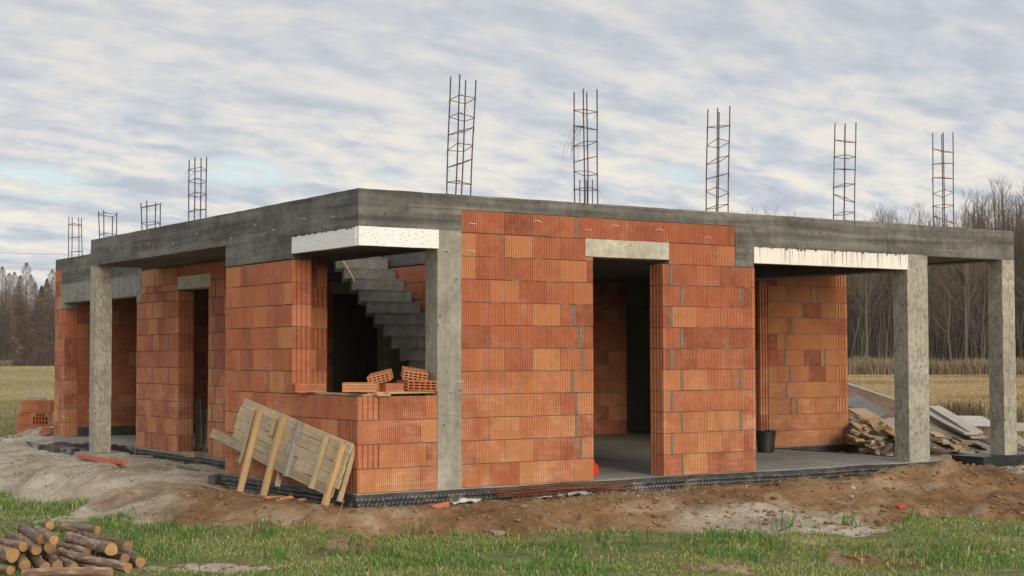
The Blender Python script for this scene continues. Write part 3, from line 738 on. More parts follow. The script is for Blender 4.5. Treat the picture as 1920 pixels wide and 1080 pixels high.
def place_block(loc, rot, dims, seed, label, group, name='clay_block', cat='clay block'):
    o = hollow_block(*dims, seed).build(name, M['brick'], tone=True); o.location = loc; o.rotation_euler = rot
    return tag(o, label, cat, group)
zb = 1.0
def zrow(px0, px1, py, y): return at(px0, py, 1, y), at(px1, py, 1, y)
board('board', (.12, .10, zb+.045), (.95, .13, zb+.045), .17, .024, M['wnew'], 'fresh yellow board across the front of the corner window parapet', 'board', 'boards on the window parapet', up=(0, 0, 1))
board('board', (.13, 1.57, zb+.022), (.14, .02, zb+.022), .15, .022, M['wold'], 'pale board along the left arm of the corner window parapet', 'board', 'boards on the window parapet', up=(0, 0, 1))
board('wood_spacer', (.20, .0, zb+.020), (.36, .0, zb+.020), .10, .019, M['wnew'], 'short wood packer squeezed under the fresh yellow board', 'wood offcut', up=(0, 0, 1))
GB = 'clay blocks left on the window parapet'
def sill(pxc, y, z, rz, dims, seed, lab, tilt=(0, 0)):
    p = at(pxc, 735, 1, y); place_block((p.x, y, z), (tilt[0], tilt[1], rz), dims, seed, lab, GB)
sill(576, 1.22, zb+.024, R_(-6), (.36, .235, .10), 1, 'flat clay block alone at the left end of the parapet')
sill(677, .13, zb+.047, R_(-36), (.36, .235, .095), 2, 'flat clay block at the outer corner of the parapet, cells showing on its left')
sill(730, .14, zb+.047, R_(8), (.24, .2, .085), 3, 'small dusty clay block in the middle of the parapet row')
p = at(781, 720, 1, .13); o = place_block((p.x, .12, zb+.047), (R_(2), R_(2), R_(90)), (.235, .36, .115), 4, 'clay block at the right end of the parapet with upright ribs facing out', GB)
p = at(722, 706, 1, .12); place_block((p.x, .20, zb+.150), (R_(-14), R_(-5), R_(56)), (.36, .235, .10), 5, 'broken clay block tipped on the middle of the parapet row, cells facing out', GB)
p = at(784, 700, 1, .12); place_block((p.x, .22, zb+.168), (R_(9), R_(-6), R_(64)), (.36, .26, .11), 6, 'clay block on top at the right end, rows of cells facing out', GB)

# --- bucket on the terrace
p = at(1436, 848, 2, 0.); bk = thing('bucket', (p.x, p.y, 0), 'black plastic builder\'s bucket on the terrace floor by the far brick wall', 'bucket')
mb = MB(); prof = [(.0, .004), (.115, .004), (.118, .012), (.145, .30), (.147, .315), (.138, .315), (.112, .02), (0, .018)]; S = 28
for (r0, z0), (r1, z1) in zip(prof[:-1], prof[1:]):
    vs = [(r*math.cos(2*math.pi*k/S), r*math.sin(2*math.pi*k/S), z) for r, z in ((r0, z0), (r1, z1)) for k in range(S)]
    mb.add(vs, [(k, (k+1) % S, S+(k+1) % S, S+k) for k in range(S)])
mb.build('pail', M['black'], bk, smooth=False)
mb = MB(); mb.tube([(.15*math.cos(2*math.pi*k/24), .15*math.sin(2*math.pi*k/24), .31) for k in range(25)], .010, 6, cap=False)
mb.tube([(.149*math.cos(2*math.pi*k/24), .149*math.sin(2*math.pi*k/24), .265) for k in range(25)], .006, 6, cap=False); mb.build('rim', M['black'], bk)
mb = MB(); mb.tube([(.155*math.cos(a), -.02-.155*math.sin(a)*.55, .29-.13*math.sin(a)) for a in np.linspace(0, math.pi, 13)], .0035, 5); mb.build('handle', M['steel'], bk)
# --- red canister just inside the doorway
p = at(1106, 858, 1, .62); p.z = 0
cn = thing('canister', p, 'small red plastic canister on the floor just inside the doorway', 'canister')
mb = MB(); mb.box(-.09, .09, -.055, .055, .0, .125); mb.add([(-.09, -.055, .125), (.09, -.055, .125), (.09, .055, .125), (-.09, .055, .125), (-.05, -.03, .155), (.05, -.03, .155), (.05, .03, .155), (-.05, .03, .155)], [(0, 1, 5, 4), (1, 2, 6, 5), (2, 3, 7, 6), (3, 0, 4, 7), (4, 5, 6, 7)])
bevel(mb.build('body', M['red'], cn), .012, 2)
mb = MB(); mb.tube([(-.04, 0, .15), (-.04, 0, .185)], .018, 12); mb.build('cap', M['black'], cn)
mb = MB(); mb.tube([(-.01, 0, .15), (.0, 0, .185), (.05, 0, .185), (.07, 0, .14)], .008, 8); mb.build('handle', M['red'], cn)

# --- rusty rods lying on the soil in front of the wall
for k in range(16):
    x0 = at(random.uniform(900, 965), 925, 1, -.30).x; x1 = x0+random.uniform(1.0, 1.6)
    y0 = -.30-random.uniform(0, .22); y1 = y0+random.uniform(-.14, .14); zc = -.045+.012*(k % 4)
    bow = random.uniform(-.05, .05); mb = MB()
    mb.tube([(x0+(x1-x0)*t, y0+(y1-y0)*t+bow*math.sin(t*3.1), max(zc+.03*math.sin(t*2.6+k), hz(x0+(x1-x0)*t, y0+(y1-y0)*t)+.01+.006*(k % 4))) for t in np.linspace(0, 1, 7)], .007, 5)
    o = mb.build('steel_rod', M['rust'], loc=(x0, y0, zc)); tag(o, 'thin rusty rod in the bundle lying on the soil below the front wall', 'steel rod', 'rusty rods on the soil')
# --- scraps
def scrap(px, py, yy, w, d, label, m, cat='scrap', seed=0, lift=.02, name='scrap'):
    p = at(px, py, 1, yy); r = random.Random(seed+5); z = max(hz(p.x, yy), -.2)+.004; mb = MB(); vs = []; n = 5
    for i in range(n+1):
        for j in range(3): vs.append((p.x+(i/n-.5)*w+r.uniform(-.02, .02), yy+(j/2-.5)*d+r.uniform(-.015, .015), z+r.uniform(0, lift)))
    fs = [(i*3+j, (i+1)*3+j, (i+1)*3+j+1, i*3+j+1) for i in range(n) for j in range(2)]
    mb.add(vs, fs); o = mb.build(name, m, loc=(p.x, yy, z)); sm = o.modifiers.new('thick', 'SOLIDIFY'); sm.thickness = .006; tag(o, label, cat); return o
scrap(1030, 905, -.10, .34, .06, 'crumpled white foil strip on the slab edge left of the doorway', M['paper'], 'foil scrap', 1, .03, 'foil_scrap')
scrap(1065, 900, -.08, .25, .05, 'shorter white foil strip on the slab edge next to the doorway', M['paper'], 'foil scrap', 2, .02, 'foil_scrap')
scrap(870, 929, -.28, .30, .14, 'crumpled pale foil lying below the concrete column', M['paper'], 'foil scrap', 3, .06, 'foil_scrap')
scrap(1085, 917, -.22, .35, .1, 'tangle of pale foil at the right end of the rusty rods', M['paper'], 'foil scrap', 4, .07, 'foil_scrap')
def shard(px, py, yy, L, W, H, label, seed, m=None, rz=0, name='brick_shard', cat='brick shard'):
    p = at(px, py, 1, yy); r = random.Random(seed); mb = MB(); j = lambda: r.uniform(-.25, .25)
    vs = [(sx*L/2*(1+j()*.5), sy*W/2*(1+j()), H*(sz)+H*j()*.4) for sz in (0, 1) for sx, sy in ((-1, -1), (1, -1), (1, 1), (-1, 1))]
    mb.add(vs, [(3, 2, 1, 0), (4, 5, 6, 7), (0, 1, 5, 4), (1, 2, 6, 5), (2, 3, 7, 6), (3, 0, 4, 7)], 0, (r.uniform(.5, .9), 0, .1, 1))
    o = mb.build(name, m or M['brick'], tone=True); o.location = (p.x, yy, hz(p.x, yy)-.01); o.rotation_euler = (r.uniform(-.15, .15), r.uniform(-.15, .15), rz)
    bevel(o, .004); tag(o, label, cat)
shard(824, 942, -.30, .20, .10, .05, 'orange brick shard on the soil below the concrete column', 1)
shard(752, 944, -.22, .18, .04, .03, 'thin orange brick splinter against the membrane left of the column', 2, rz=-.5)
shard(1127, 929, -.5, .06, .05, .03, 'small salmon brick chip on the soil below the doorway', 3)
shard(512, 936, 1.1, .20, .10, .03, 'flat brick shard on the soil behind the middle panel legs', 4)
shard(535, 941, .75, .15, .08, .03, 'brick shard on the soil under the leaning panel, right of the flat one', 5)
shard(1690, 985, -2.2, .12, .06, .035, 'bright red brick chip at the edge of the grass', 6, M['red'])
shard(1257, 946, -1.1, .10, .045, .02, 'pale yellow wood chip on the brown slope', 7, M['wnew'], name='wood_chip', cat='wood chip')
shard(1598, 921, -1.2, .07, .05, .03, 'pale stone chip on the spoil ridge right of the doorway', 8, M['lintel'], name='stone_chip', cat='stone chip')
shard(905, 975, -1.3, .1, .03, .015, 'straw-coloured splinter on the slope below the rusty rods', 9, M['wnew'], name='wood_chip', cat='wood chip', rz=.5)
shard(940, 985, -1.35, .22, .12, .03, 'grey mortar lump on the slope above the grass', 10, M['plaincol'], name='mortar_lump', cat='mortar lump')
shard(560, 947, .9, .16, .09, .03, 'pale wood offcut on the soil at the foot of the leaning panel', 11, M['wnew'], name='wood_chip', cat='wood chip', rz=.4)
# sticks and slats on the sand
def slat(pa, pb, ya, yb, wid, m, label, name='wood_lath'):
    a = at(*pa, 1, ya); b = at(*pb, 1, yb); a.z = hz(a.x, a.y)+.03; b.z = hz(b.x, b.y)+.03
    board(name, a, b, wid, .02, m, label, 'lath', 'laths on the sand', up=(0, 0, 1))
slat((232, 880), (300, 902), 8.3, 6.2, .05, M['wold'], 'long weathered slat on the sand between porch and grass')
slat((165, 866), (203, 873), 9.4, 8.6, .06, M['wold'], 'short slat on the sand left of the porch column')
slat((245, 871), (288, 868), 8.9, 8.2, .04, M['wold'], 'short slat on the sand right of the porch column')
slat((315, 893), (372, 898), 6.4, 5.0, .05, M['wdark'], 'dark slat on the sand left of the leaning panel')
slat((378, 912), (440, 926), 3.5, 2.3, .035, M['wold'], 'thin lath on the soil at the leaning panel\'s far legs')
slat((50, 852), (78, 862), 13.5, 12.2, .07, M['wgrey'], 'grey slat on the spoil beside the block stack')
# orange edged board round the porch column footing
ob = at(150, 851, 0, -.20); oc = at(232, 851, 0, -.17)
board('edging_board', (-.2, ob.y, -.015), (-.19, oc.y-.1, -.012), .05, .055, M['orange'], 'orange painted board wrapped round the porch column footing', 'board', up=(0, 0, 1))
board('wood_block', at(334, 847, 0, .98), at(371, 847, 0, .92), .12, .08, M['wold'], 'wood block on the sill of the side porch doorway', 'wood block', up=(0, 0, 1))
for k, (px, top) in enumerate(((366, 752), (378, 770))):
    a = at(px+6, 846, 0, 1.40+.05*k); b = at(px+3, top, 0, 1.62+.06*k)
    board('plank', (a.x, a.y, 0.02), b, .17, .025, M['wold'], ('taller' if not k else 'shorter')+' plank leaning inside the side porch doorway', 'plank', 'planks inside the doorway', up=(-1, -.3, 0))

# --- timber heap behind the right columns
GP = 'boards of the timber heap'
def pk(pa, pb, ya, yb, wid, th, m, label, up=(-.15, -.45, 1), name='plank'):
    return board(name, at(*pa, 1, ya), at(*pb, 1, yb), wid, th, m, label, 'plank', GP, up=up)
def dp(px, py, d):
    """point at a given depth along the view"""
    return Vector(CAM+(_F+_R*(px-960)/FPX+_U*(540-py)/FPX)*d)
def run(far, near, d0, d1, wid, m, label, th=.03, name='plank', group=GP, skew=0., cat='plank'):
    a, b = dp(*far, d0), dp(*near, d1); xx = (b-a).normalized(); rr = Vector(_R)*math.cos(skew)+Vector((0, 0, 1))*math.sin(skew)
    return board(name, a, b, wid, th, m, label, cat, group, up=xx.cross(rr), warp=random.uniform(-.01, .015))
M['wgrey2'] = mat_wood('tan_grey_wood', (.27, .215, .15), (.43, .36, .265), .35, (.24, .21, .17))
run((1752, 760), (1830, 808), 26.3, 23.4, .21, M['sheet'], 'pale pinkish plank topmost on the stack right of the thick column')
run((1728, 763), (1822, 813), 26.6, 23.35, .22, M['sheet'], 'plank directly under the topmost pale plank')
run((1722, 772), (1836, 820), 26.8, 23.2, .24, M['sheet'], 'long whitish plank, third from the top of the stack, reaching furthest right')
run((1718, 781), (1818, 825), 26.6, 23.3, .24, M['wgrey2'], 'grey plank under the long whitish one')
run((1716, 790), (1808, 829), 26.5, 23.35, .26, M['wold'], 'brown plank in the lower middle of the stack')
run((1714, 799), (1794, 842), 26.4, 23.4, .27, M['wgrey2'], 'broad grey plank at the foot of the stack')
run((1796, 824), (1812, 848), 24.2, 23.2, .21, M['wgrey2'], 'short plank slanting down at the front of the stack', skew=-.15)
run((1730, 836), (1798, 865), 25.3, 23.35, .21, M['wnew'], 'bright orange-yellow plank on the ground right of the thick column', .035)
run((1758, 840), (1826, 861), 25.6, 23.5, .24, M['wold'], 'tan plank on the ground in front of the stack')
run((1806, 818), (1853, 838), 25.6, 24., .2, M['wgrey'], 'short grey plank beside the far column, upper one', skew=-.1)
run((1815, 834), (1852, 848), 25., 23.7, .19, M['wold'], 'short tan plank beside the far column, lower one', skew=.1)
run((1812, 779), (1842, 797), 31., 28.6, .6, M['sheet'], 'large grey shuttering sheet lying behind the stack', .02, 'shuttering_sheet')
run((1905, 792), (1925, 806), 30., 28., .7, M['sheet'], 'shuttering sheet right of the far column', .02, 'shuttering_sheet')
run((1895, 815), (1935, 840), 27., 24.6, .22, M['wold'], 'tan plank right of the far column, upper one')
run((1890, 838), (1930, 850), 26., 24.4, .2, M['wgrey'], 'grey plank right of the far column, lower one')
run((1606, 766), (1694, 817), 26.2, 23.8, .30, M['wnew'], 'wide fresh plank on top of the heap left of the thick column', .035)
run((1590, 745), (1652, 778), 28., 26.4, .34, M['wgrey'], 'dark grey shuttering sheet leaning at the back of the heap', .02, 'shuttering_sheet', skew=.35)
run((1655, 782), (1700, 796), 29., 27., .55, M['sheet'], 'pale shuttering sheet at the back, left of the thick column', .02, 'shuttering_sheet')
pk((1588, 718), (1684, 750), 6.6, 5.6, .07, .05, M['sheet'], 'long pale batten lying on the soil mound', name='batten')
rp = random.Random(8)
mats_ = [M['wold'], M['wgrey2'], M['wdark'], M['wold'], M['wnew'], M['wgrey2'], M['wold'], M['wdark']]
for k in range(90):
    t = (k+rp.random())/90; px = rp.uniform(1600, 1684); f = (px-1592)/90
    lo = 779+f*32; hi = 833+f*26; py = lo+(hi-lo)*t; d = 25.2-1.9*t-.3*f+rp.uniform(-.15, .15)
    L = min(rp.uniform(12, 38)*(1.7 if k % 3 == 0 else 1), max(6, px-1593)); a = rp.gauss(.38, .25) if rp.random() < .75 else rp.gauss(-.35, .25); dd_ = rp.uniform(.05, .5)
    run((px-L*math.cos(a), py-L*math.sin(a)), (px+L*math.cos(a), py+L*math.sin(a)), d+dd_, d-dd_, rp.choice([.06, .09, .11, .15]), mats_[k % 8], 'short plank offcut in the jumbled heap left of the thick column', rp.choice([.020, .025, .04]), 'plank_offcut', 'offcuts in the timber heap', skew=rp.uniform(-.45, .35), cat='plank offcut')
for k in range(14):
    px = rp.uniform(1728, 1775); t = rp.random(); py = 790+(px-1728)*.30+t*26; L = rp.uniform(22, 40); d = 24.9-.8*t
    run((px-L*.88, py-L*.42), (px+L*.88, py+L*.42), d+.9, d-.9, rp.uniform(.12, .22), mats_[(k*3) % 8], 'weathered plank sandwiched in the stack right of the thick column', .03, 'plank', 'planks inside the stack')
# soil mound behind
mx, my = np.meshgrid(np.linspace(-1, 1, 70), np.linspace(-1, 1, 70), indexing='ij'); rr = np.hypot(mx, my)
PX, PY = 14.1+mx*4.4, 8.8+my*4.2; PZ = -.34+np.clip(1-rr, 0, 1)**1.0*1.75*(.75+.5*fbm(PX*.8, PY*.8, 51, 4))+(fbm(PX*3, PY*3, 52, 5)-.5)*.34*np.clip(1.1-rr, 0, 1)
PZ = np.where(rr > .98, -.5, PZ); ii = np.arange(4900).reshape(70, 70)
m_, nt_, b_ = newmat('heaped_soil'); N_ = NT(nt_); c_ = N_.coord(); q_ = N_.noise(c_, 5, 6, .7)
N_.l(N_.ramp(q_, [(.3, (.075, .040, .024)), (.6, (.19, .105, .06)), (.8, (.30, .19, .115))]), b_.inputs['Base Color']); b_.inputs['Roughness'].default_value = .95; N_.bump(q_, .8, .06, b_)
o = big_mesh('soil_mound', np.stack([PX, PY, PZ], -1).reshape(-1, 3), np.stack([ii[:-1, :-1], ii[1:, :-1], ii[1:, 1:], ii[:-1, 1:]], -1).reshape(-1, 4), m_, None, True); tag(o, kind='structure')

# --- stack of clay blocks beyond the left corner
GS = 'clay blocks stacked beyond the left corner'
sc = at(64, 818, 1, 17.4); zst = at(64, 819, 1, 17.4).z
ex = Vector((math.cos(-YAW), math.sin(-YAW), 0)); ey = Vector((-ex.y, ex.x, 0))
pos_ = [('bottom left', -.175, 0, 0, 5), ('bottom right', .178, -.05, 0, -9), ('middle left', -.14, .02, 1, -6), ('middle right', .17, -.03, 1, 86), ('top left', -.10, 0, 2, 8), ('top right', .215, -.04, 2, -5)]
for k, (wd, dx, dy_, lv, rz) in enumerate(pos_):
    q = sc+ex*dx+ey*dy_; mb = MB(); mb.col = (.45+.1*(k % 3), 0, .2, 1)
    if k == 3:
        o = hollow_block(.25, .33, .25, 40).build('clay_block', M['brick'], tone=True); rz = 90
    else:
        bb = MB(); tn = (.5+.08*(k*3 % 5), 0, .5, 1)
        bb.box(-.150, .150, -.113, .113, .02, .238, 0, tn); 
        block(bb, (-.16, -.125, 0), X, -Y, 0, .32, 0.004, .240, 'rib', tn); block(bb, (.16, -.125, 0), Y, X, 0, .25, .004, .240, 'groove', tn); block(bb, (-.16, .125, 0), -Y, -X, 0, .25, .004, .240, 'groove', tn); block(bb, (.16, .125, 0), -X, Y, 0, .32, .004, .240, 'plain', tn)
        bb.box(-.150, .150, -.115, .115, 0.001, .0195, 0, tn); o = bb.build('clay_block', M['brick'], tone=True); rz = rz if rz != 90 else 8
    o.location = (q.x, q.y, zst+.25*lv); o.rotation_euler = (0, 0, -YAW+R_(rz)); tag(o, wd+' clay block in the stack beyond the left corner'+(', holes facing out' if k == 3 else ''), 'clay block', GS)
q = sc+Vector((0, 0, .78)); board('plank', q-ex*.14+Vector((0, 0, .035)), q+ex*.22, .16, .025, M['sheet'], 'short pale plank lying on top of the clay block stack', 'plank', up=(0, 0, 1))
p = at(96, 822, 1, 14.5); place_block((p.x, 14.5, p.z), (0, R_(5), R_(-20)), (.36, .25, .20), 21, 'fallen orange clay block at the foot of the stack, upper one', 'fallen clay blocks')
p = at(100, 834, 1, 14.1); place_block((p.x, 14.1, p.z-.04), (R_(8), R_(-6), R_(-35)), (.36, .25, .18), 22, 'fallen orange clay block at the foot of the stack, lower one', 'fallen clay blocks')
p = at(74, 826, 1, 14.9); place_block((p.x, 14.9, p.z), (R_(90), 0, R_(30)), (.25, .12, .2), 23, 'half clay block standing on end beside the fallen ones', 'fallen clay blocks')

# --- felled logs in the lower left corner
def mat_bark():
    m, nt, b = newmat('bark'); N = NT(nt); co = N.coord((3, 12, 12), rnd=True); n = N.noise(co, 1.6, 6, .7, .6); n2 = N.noise(N.coord(rnd=True), 9, 5, .65)
    oi = N.n('ShaderNodeObjectInfo')
    col = N.ramp(n, [(.3, (.055, .032, .024)), (.5, (.22, .135, .092)), (.66, (.42, .30, .22))])
    col = N.mix(N.ramp(n2, [(.55, G(0)), (.7, G(.6))]), col, (.20, .10, .075)); col = N.mix(N.ramp(n2, [(.3, G(.5)), (.4, G(0))]), col, (.22, .215, .185))
    col = N.mix(.8, col, N.ramp(oi.outputs['Random'], [(0, G(.6)), (1, G(1.35))]), 'MULTIPLY')
    N.l(col, b.inputs['Base Color']); b.inputs['Roughness'].default_value = .9; N.bump(n, .8, .02, b); return m
def mat_cut():
    m, nt, b = newmat('cut_wood'); N = NT(nt); co = N.coord((0, 1, 1)); ln = N.n('ShaderNodeVectorMath', operation='LENGTH'); N.l(co, ln.inputs[0])
    rg = N.math('SINE', N.math('MULTIPLY', N.math('ADD', ln.outputs['Value'], N.math('MULTIPLY', N.noise(co, 14, 3), .02)), 700.))
    col = N.ramp(N.math('MULTIPLY', N.math('ADD', rg, 1), .5), [(0, (.36, .185, .068)), (1, (.52, .30, .125))])
    col = N.mix(N.ramp(N.noise(N.coord(rnd=True), 16, 4), [(.42, G(0)), (.7, G(.8))]), col, (.30, .145, .06))
    oi = N.n('ShaderNodeObjectInfo'); col = N.mix(.8, col, N.ramp(oi.outputs['Random'], [(0, G(.55)), (.4, G(.95)), (1, G(1.15))]), 'MULTIPLY')
    N.l(col, b.inputs['Base Color']); b.inputs['Roughness'].default_value = .8; return m
M['bark'] = mat_bark(); M['cut'] = mat_cut()
GZ0 = -.34
logs = [((101, 1012), (36, 966), 18, .30, .20, 'thick log lying askew on top of the log heap, end near the middle'),
 ((96, 985), (90, 978), 17, .06, .05, 'short grey log end showing at the back of the heap'),
 ((117, 988), (184, 996), 18, .07, .06, 'brown log behind the heap with a pale yellow cut end on its left'),
 ((80, 1011), (28, 986), 20, .27, .20, 'dark-barked log on top with the palest cut end'),
 ((66, 1030), (6, 994), 19, .17, .17, 'reddish log sloping under the upper logs at the left'),
 ((42, 1026), (-15, 1010), 20, .17, .15, 'log at the left edge with a knot hole in its cut end'),
 ((23, 1039), (-40, 1028), 28, .13, .12, 'thickest log at the left edge with a cracked cut end'),
 ((96, 1028), (82, 1000), 24, .12, .14, 'log with a dark brown cut end under the middle of the heap'),
 ((50, 1058), (30, 1035), 22, .06, .07, 'short log low at the left with a bright round cut end'),
 ((210, 1032), (110, 1003), 25, .13, .10, 'long dark log running to a large orange cut end'),
 ((238, 1023), (150, 1009), 22, .09, .09, 'long log at the right back with an orange cut end'),
 ((232, 1049), (170, 1030), 19, .05, .06, 'log tucked under the large orange cut end'),
 ((262, 1052), (232, 1030), 20, .05, .05, 'log at the right end of the heap with a ringed cut end'),
 ((241, 1067), (112, 1033), 19, .07, .12, 'slim mottled log lying in front along the heap'),
 ((88, 1062), (48, 1034), 20, .05, .07, 'log with peeling bark low in the front of the heap'),
 ((110, 1062), (80, 1036), 20, .05, .05, 'log beside the peeling one, dull cut end'),
 ((138, 1063), (105, 1046), 19, .05, .05, 'log with loose curling bark below the slim mottled log'),
 ((208, 1074), (44, 1073), 17, .06, .05, 'pinkish grey log lying straight across the front'),
 ((18, 1068), (-30, 1056), 18, .05, .05, 'log at the bottom left edge with a dark cut end'),
 ((165, 1037), (108, 1021), 15, .06, .06, 'thin log hidden behind the slim mottled log'),
 ((178, 1066), (150, 1056), 13, .04, .04, 'thin log stub under the right half of the slim log')]
for k, (ne, fe, dia, hn, hf, lab) in enumerate(logs):
    a = at(*ne, 2, GZ0+hn); b = at(*fe, 2, GZ0+hf)
    if (b-a).length < .35: b = a+(b-a).normalized()*.5
    if (b-a).length > 1.25: b = a+(b-a).normalized()*1.25
    dist = (a-Vector(CAM)).dot(Vector(_F)); r = dia/2*dist/FPX
    d = b-a; L = d.length; xx = d/L; yy = Vector((0, 0, 1)).cross(xx).normalized(); zz = xx.cross(yy); mb = MB(); rl = random.Random(k); S = 20; n = 18
    vs = []
    for i in range(n+1):
        x = L*i/n
        for q in range(S):
            w = 2*math.pi*q/S; rad = r*(1+.06*math.sin(3*w+k)+.05*math.sin(x*9+k*2)+rl.uniform(-.075, .075))*(1-.12*x/L) if 0 < i < n else r*(1+.06*math.sin(3*w+k))
            vs.append((x, rad*math.cos(w)+.012*math.sin(x*3+k), rad*math.sin(w)+.010*math.sin(x*4+k*3)))
    mb.add(vs, [(i*S+q, i*S+(q+1) % S, (i+1)*S+(q+1) % S, (i+1)*S+q)[::-1] for i in range(n) for q in range(S)], 0)
    for ring, rev in ((vs[:S], False), (vs[-S:], True)):
        inner = [(p[0]+(.001 if not rev else -.001), p[1]*.93, p[2]*.93) for p in ring]
        cx = (inner[0][0]+(-.003 if not rev else .003), 0, 0)
        mb.add(ring+inner, [(q, (q+1) % S, S+(q+1) % S, S+q)[::(1 if rev else -1)] for q in range(S)], 0)
        mb.add(inner+[cx], [(q, (q+1) % S, S)[::(1 if rev else -1)] for q in range(S)], 1)
    for _ in range(rl.randint(0, 2)):
        x = rl.uniform(.2, .8)*L; w = rl.uniform(0, 6); mb.tube([(x, r*.8*math.cos(w), r*.8*math.sin(w)), (x, r*1.18*math.cos(w), r*1.18*math.sin(w))], r*.18, 7, capm=1)
    o = mb.build('log', [M['bark'], M['cut']]); o.matrix_world = Matrix(((xx.x, yy.x, zz.x, a.x), (xx.y, yy.y, zz.y, a.y), (xx.z, yy.z, zz.z, a.z), (0, 0, 0, 1)))
    tag(o, lab, 'log', 'felled logs heaped on the grass')
#%%PLANTS
# --- turf in front: blades
def blades(name, xs, ys, zs, hgt, wid, lean, cols, m, seed=1):
    r = np.random.default_rng(seed); n = len(xs); a = r.uniform(0, 2*np.pi, n); la = r.uniform(0, 2*np.pi, n)
    ux, uy = np.cos(a), np.sin(a); lx, ly = np.cos(la), np.sin(la)
    V = np.zeros((n, 5, 3)); 
    for i, (t, w, bend, up) in enumerate(((0, 1, 0, 0), (0, -1, 0, 0), (.55, -.8, .28, .60), (.55, .8, .28, .60), (1, 0, 1., .92))):
        V[:, i, 0] = xs+ux*w*wid/2+lx*lean*hgt*bend; V[:, i, 1] = ys+uy*w*wid/2+ly*lean*hgt*bend; V[:, i, 2] = zs+up*hgt*np.sqrt(np.clip(1-(lean*bend)**2*.45, .1, 1))-.01*(up == 0)
    b0 = np.arange(n)*5
    Fa = np.stack([b0, b0+1, b0+2], -1); Fb = np.stack([b0, b0+2, b0+3], -1); Fc = np.stack([b0+3, b0+2, b0+4], -1)
    C = np.repeat(np.concatenate([cols, np.ones((n, 1))], -1), 5, 0)
    return big_mesh(name, V.reshape(-1, 3), np.concatenate([Fa, Fb, Fc]), m, C)
M['grass'] = mat_attr('grass_blades', .7, trans=.3)
n = 800000
xs = rng.uniform(-10.5, 11.2, n); ys = rng.uniform(-9.5, 9.5, n)
V2 = np.stack([xs-CAM[0], ys-CAM[1]], -1); dep = V2@(_F[:2]/np.linalg.norm(_F[:2])); lat = V2@_R0[:2]
vis = (dep > 9.0) & (np.abs(lat) < dep*.54) & (outdist(xs, ys) > .4)
xs, ys = xs[vis], ys[vis]; dmv = dirtmask(xs, ys); cl = fbm(xs*1.1, ys*1.1, 61, 4); cl2 = fbm(xs*4, ys*4, 62, 3)
bare = sstep(.585, .66, fbm(xs*.75+3, ys*.75, 63, 4))
pr = np.clip((1-dmv)**1.5*(.50+1.7*sstep(.36, .58, cl))*(.35+1.3*sstep(.35, .55, cl2))*(1-.93*bare), 0, 1)
keep = rng.random(len(xs)) < pr*1.0
keep |= (rng.random(len(xs)) < .006) & (dmv > .5) & (cl > .53) & (xs < 8)
xs, ys, cl, cl2, dmv = xs[keep], ys[keep], cl[keep], cl2[keep], dmv[keep]; n = len(xs)
zs = height(xs, ys)-.005
edge = sstep(.02, .5, dmv)
hg = (.022+.036*rng.random(n)**1.5+.045*sstep(.50, .66, cl)*rng.random(n)+.05*edge*rng.random(n))
q = rng.random(n); k_ = sstep(.40, .62, cl+(rng.random(n)-.5)*.12)
green = np.array([.14, .29, .055]); lime = np.array([.34, .40, .11]); straw = np.array([.52, .43, .24])
cols = green*k_[:, None]+lime*(1-k_[:, None]); cols = np.where((q < .22)[:, None], straw, cols)*rng.uniform(.45, 1.4, (n, 1))
g = blades('grass', xs, ys, zs, hg, rng.uniform(.005, .011, n), rng.uniform(.35, 1.3, n), cols, M['grass'], 4); tag(g, kind='stuff')
# clumps of long grass at the foot of the slope
tx = []; 
for k in range(26):
    px = random.choice([random.uniform(300, 950), random.uniform(950, 1900), random.uniform(180, 330)]); x, y = az(px, random.uniform(13.5, 16.5))
    for _ in range(24): tx.append((x+random.gauss(0, .07), y+random.gauss(0, .07)))
tx = np.array(tx); tz = height(tx[:, 0], tx[:, 1]); n = len(tx); ok = (outdist(tx[:, 0], tx[:, 1]) > .6)
tx, tz = tx[ok], tz[ok]; n = len(tx)
g = blades('grass_tufts', tx[:, 0], tx[:, 1], tz, rng.uniform(.10, .24, n), rng.uniform(.007, .012, n), rng.uniform(.3, 1.2, n), np.array([.105, .20, .05])*rng.uniform(.6, 1.5, (n, 1)), M['grass'], 5); tag(g, kind='stuff')
# dry meadow beyond
n = 190000; dd = 18*(150/18.)**rng.random(n); pxs = np.where(rng.random(n) < .68, rng.uniform(1500, 2330, n), rng.uniform(-520, 190, n))
th = np.arctan((pxs-960)/FPX)+YAW; xs = CAM[0]+np.sin(th)*dd; ys = CAM[1]+np.cos(th)*dd
dd2 = np.where(pxs < 400, dd*2.0, dd); xs = CAM[0]+np.sin(th)*dd2; ys = CAM[1]+np.cos(th)*dd2
ok = (outdist(xs, ys) > 7.5) & ((pxs > 400) | (dd2 > 34)); xs, ys, dd2, pxs = xs[ok], ys[ok], dd2[ok], pxs[ok]; n = len(xs)
cl = fbm(xs*.11, ys*.11, 71, 4); q = rng.random((n, 1)); k_ = sstep(.4, .6, cl)[:, None]
left = (pxs < 400)[:, None]
cols = np.where(left, np.array([.37, .31, .165])*(1-k_)+np.array([.29, .27, .12])*k_, np.array([.46, .335, .175])*(1-k_)+np.array([.35, .25, .125])*k_)*rng.uniform(.6, 1.3, (n, 1))
g = blades('meadow_grass', xs, ys, height(xs, ys), np.where(pxs < 400, .07, .075)*rng.uniform(.5, 1.5, n)*(.6+.9*sstep(.4, .6, cl)), (.006+dd2*.0004), rng.uniform(.3, 1.2, n), cols, M['grass'], 6); tag(g, kind='stuff')
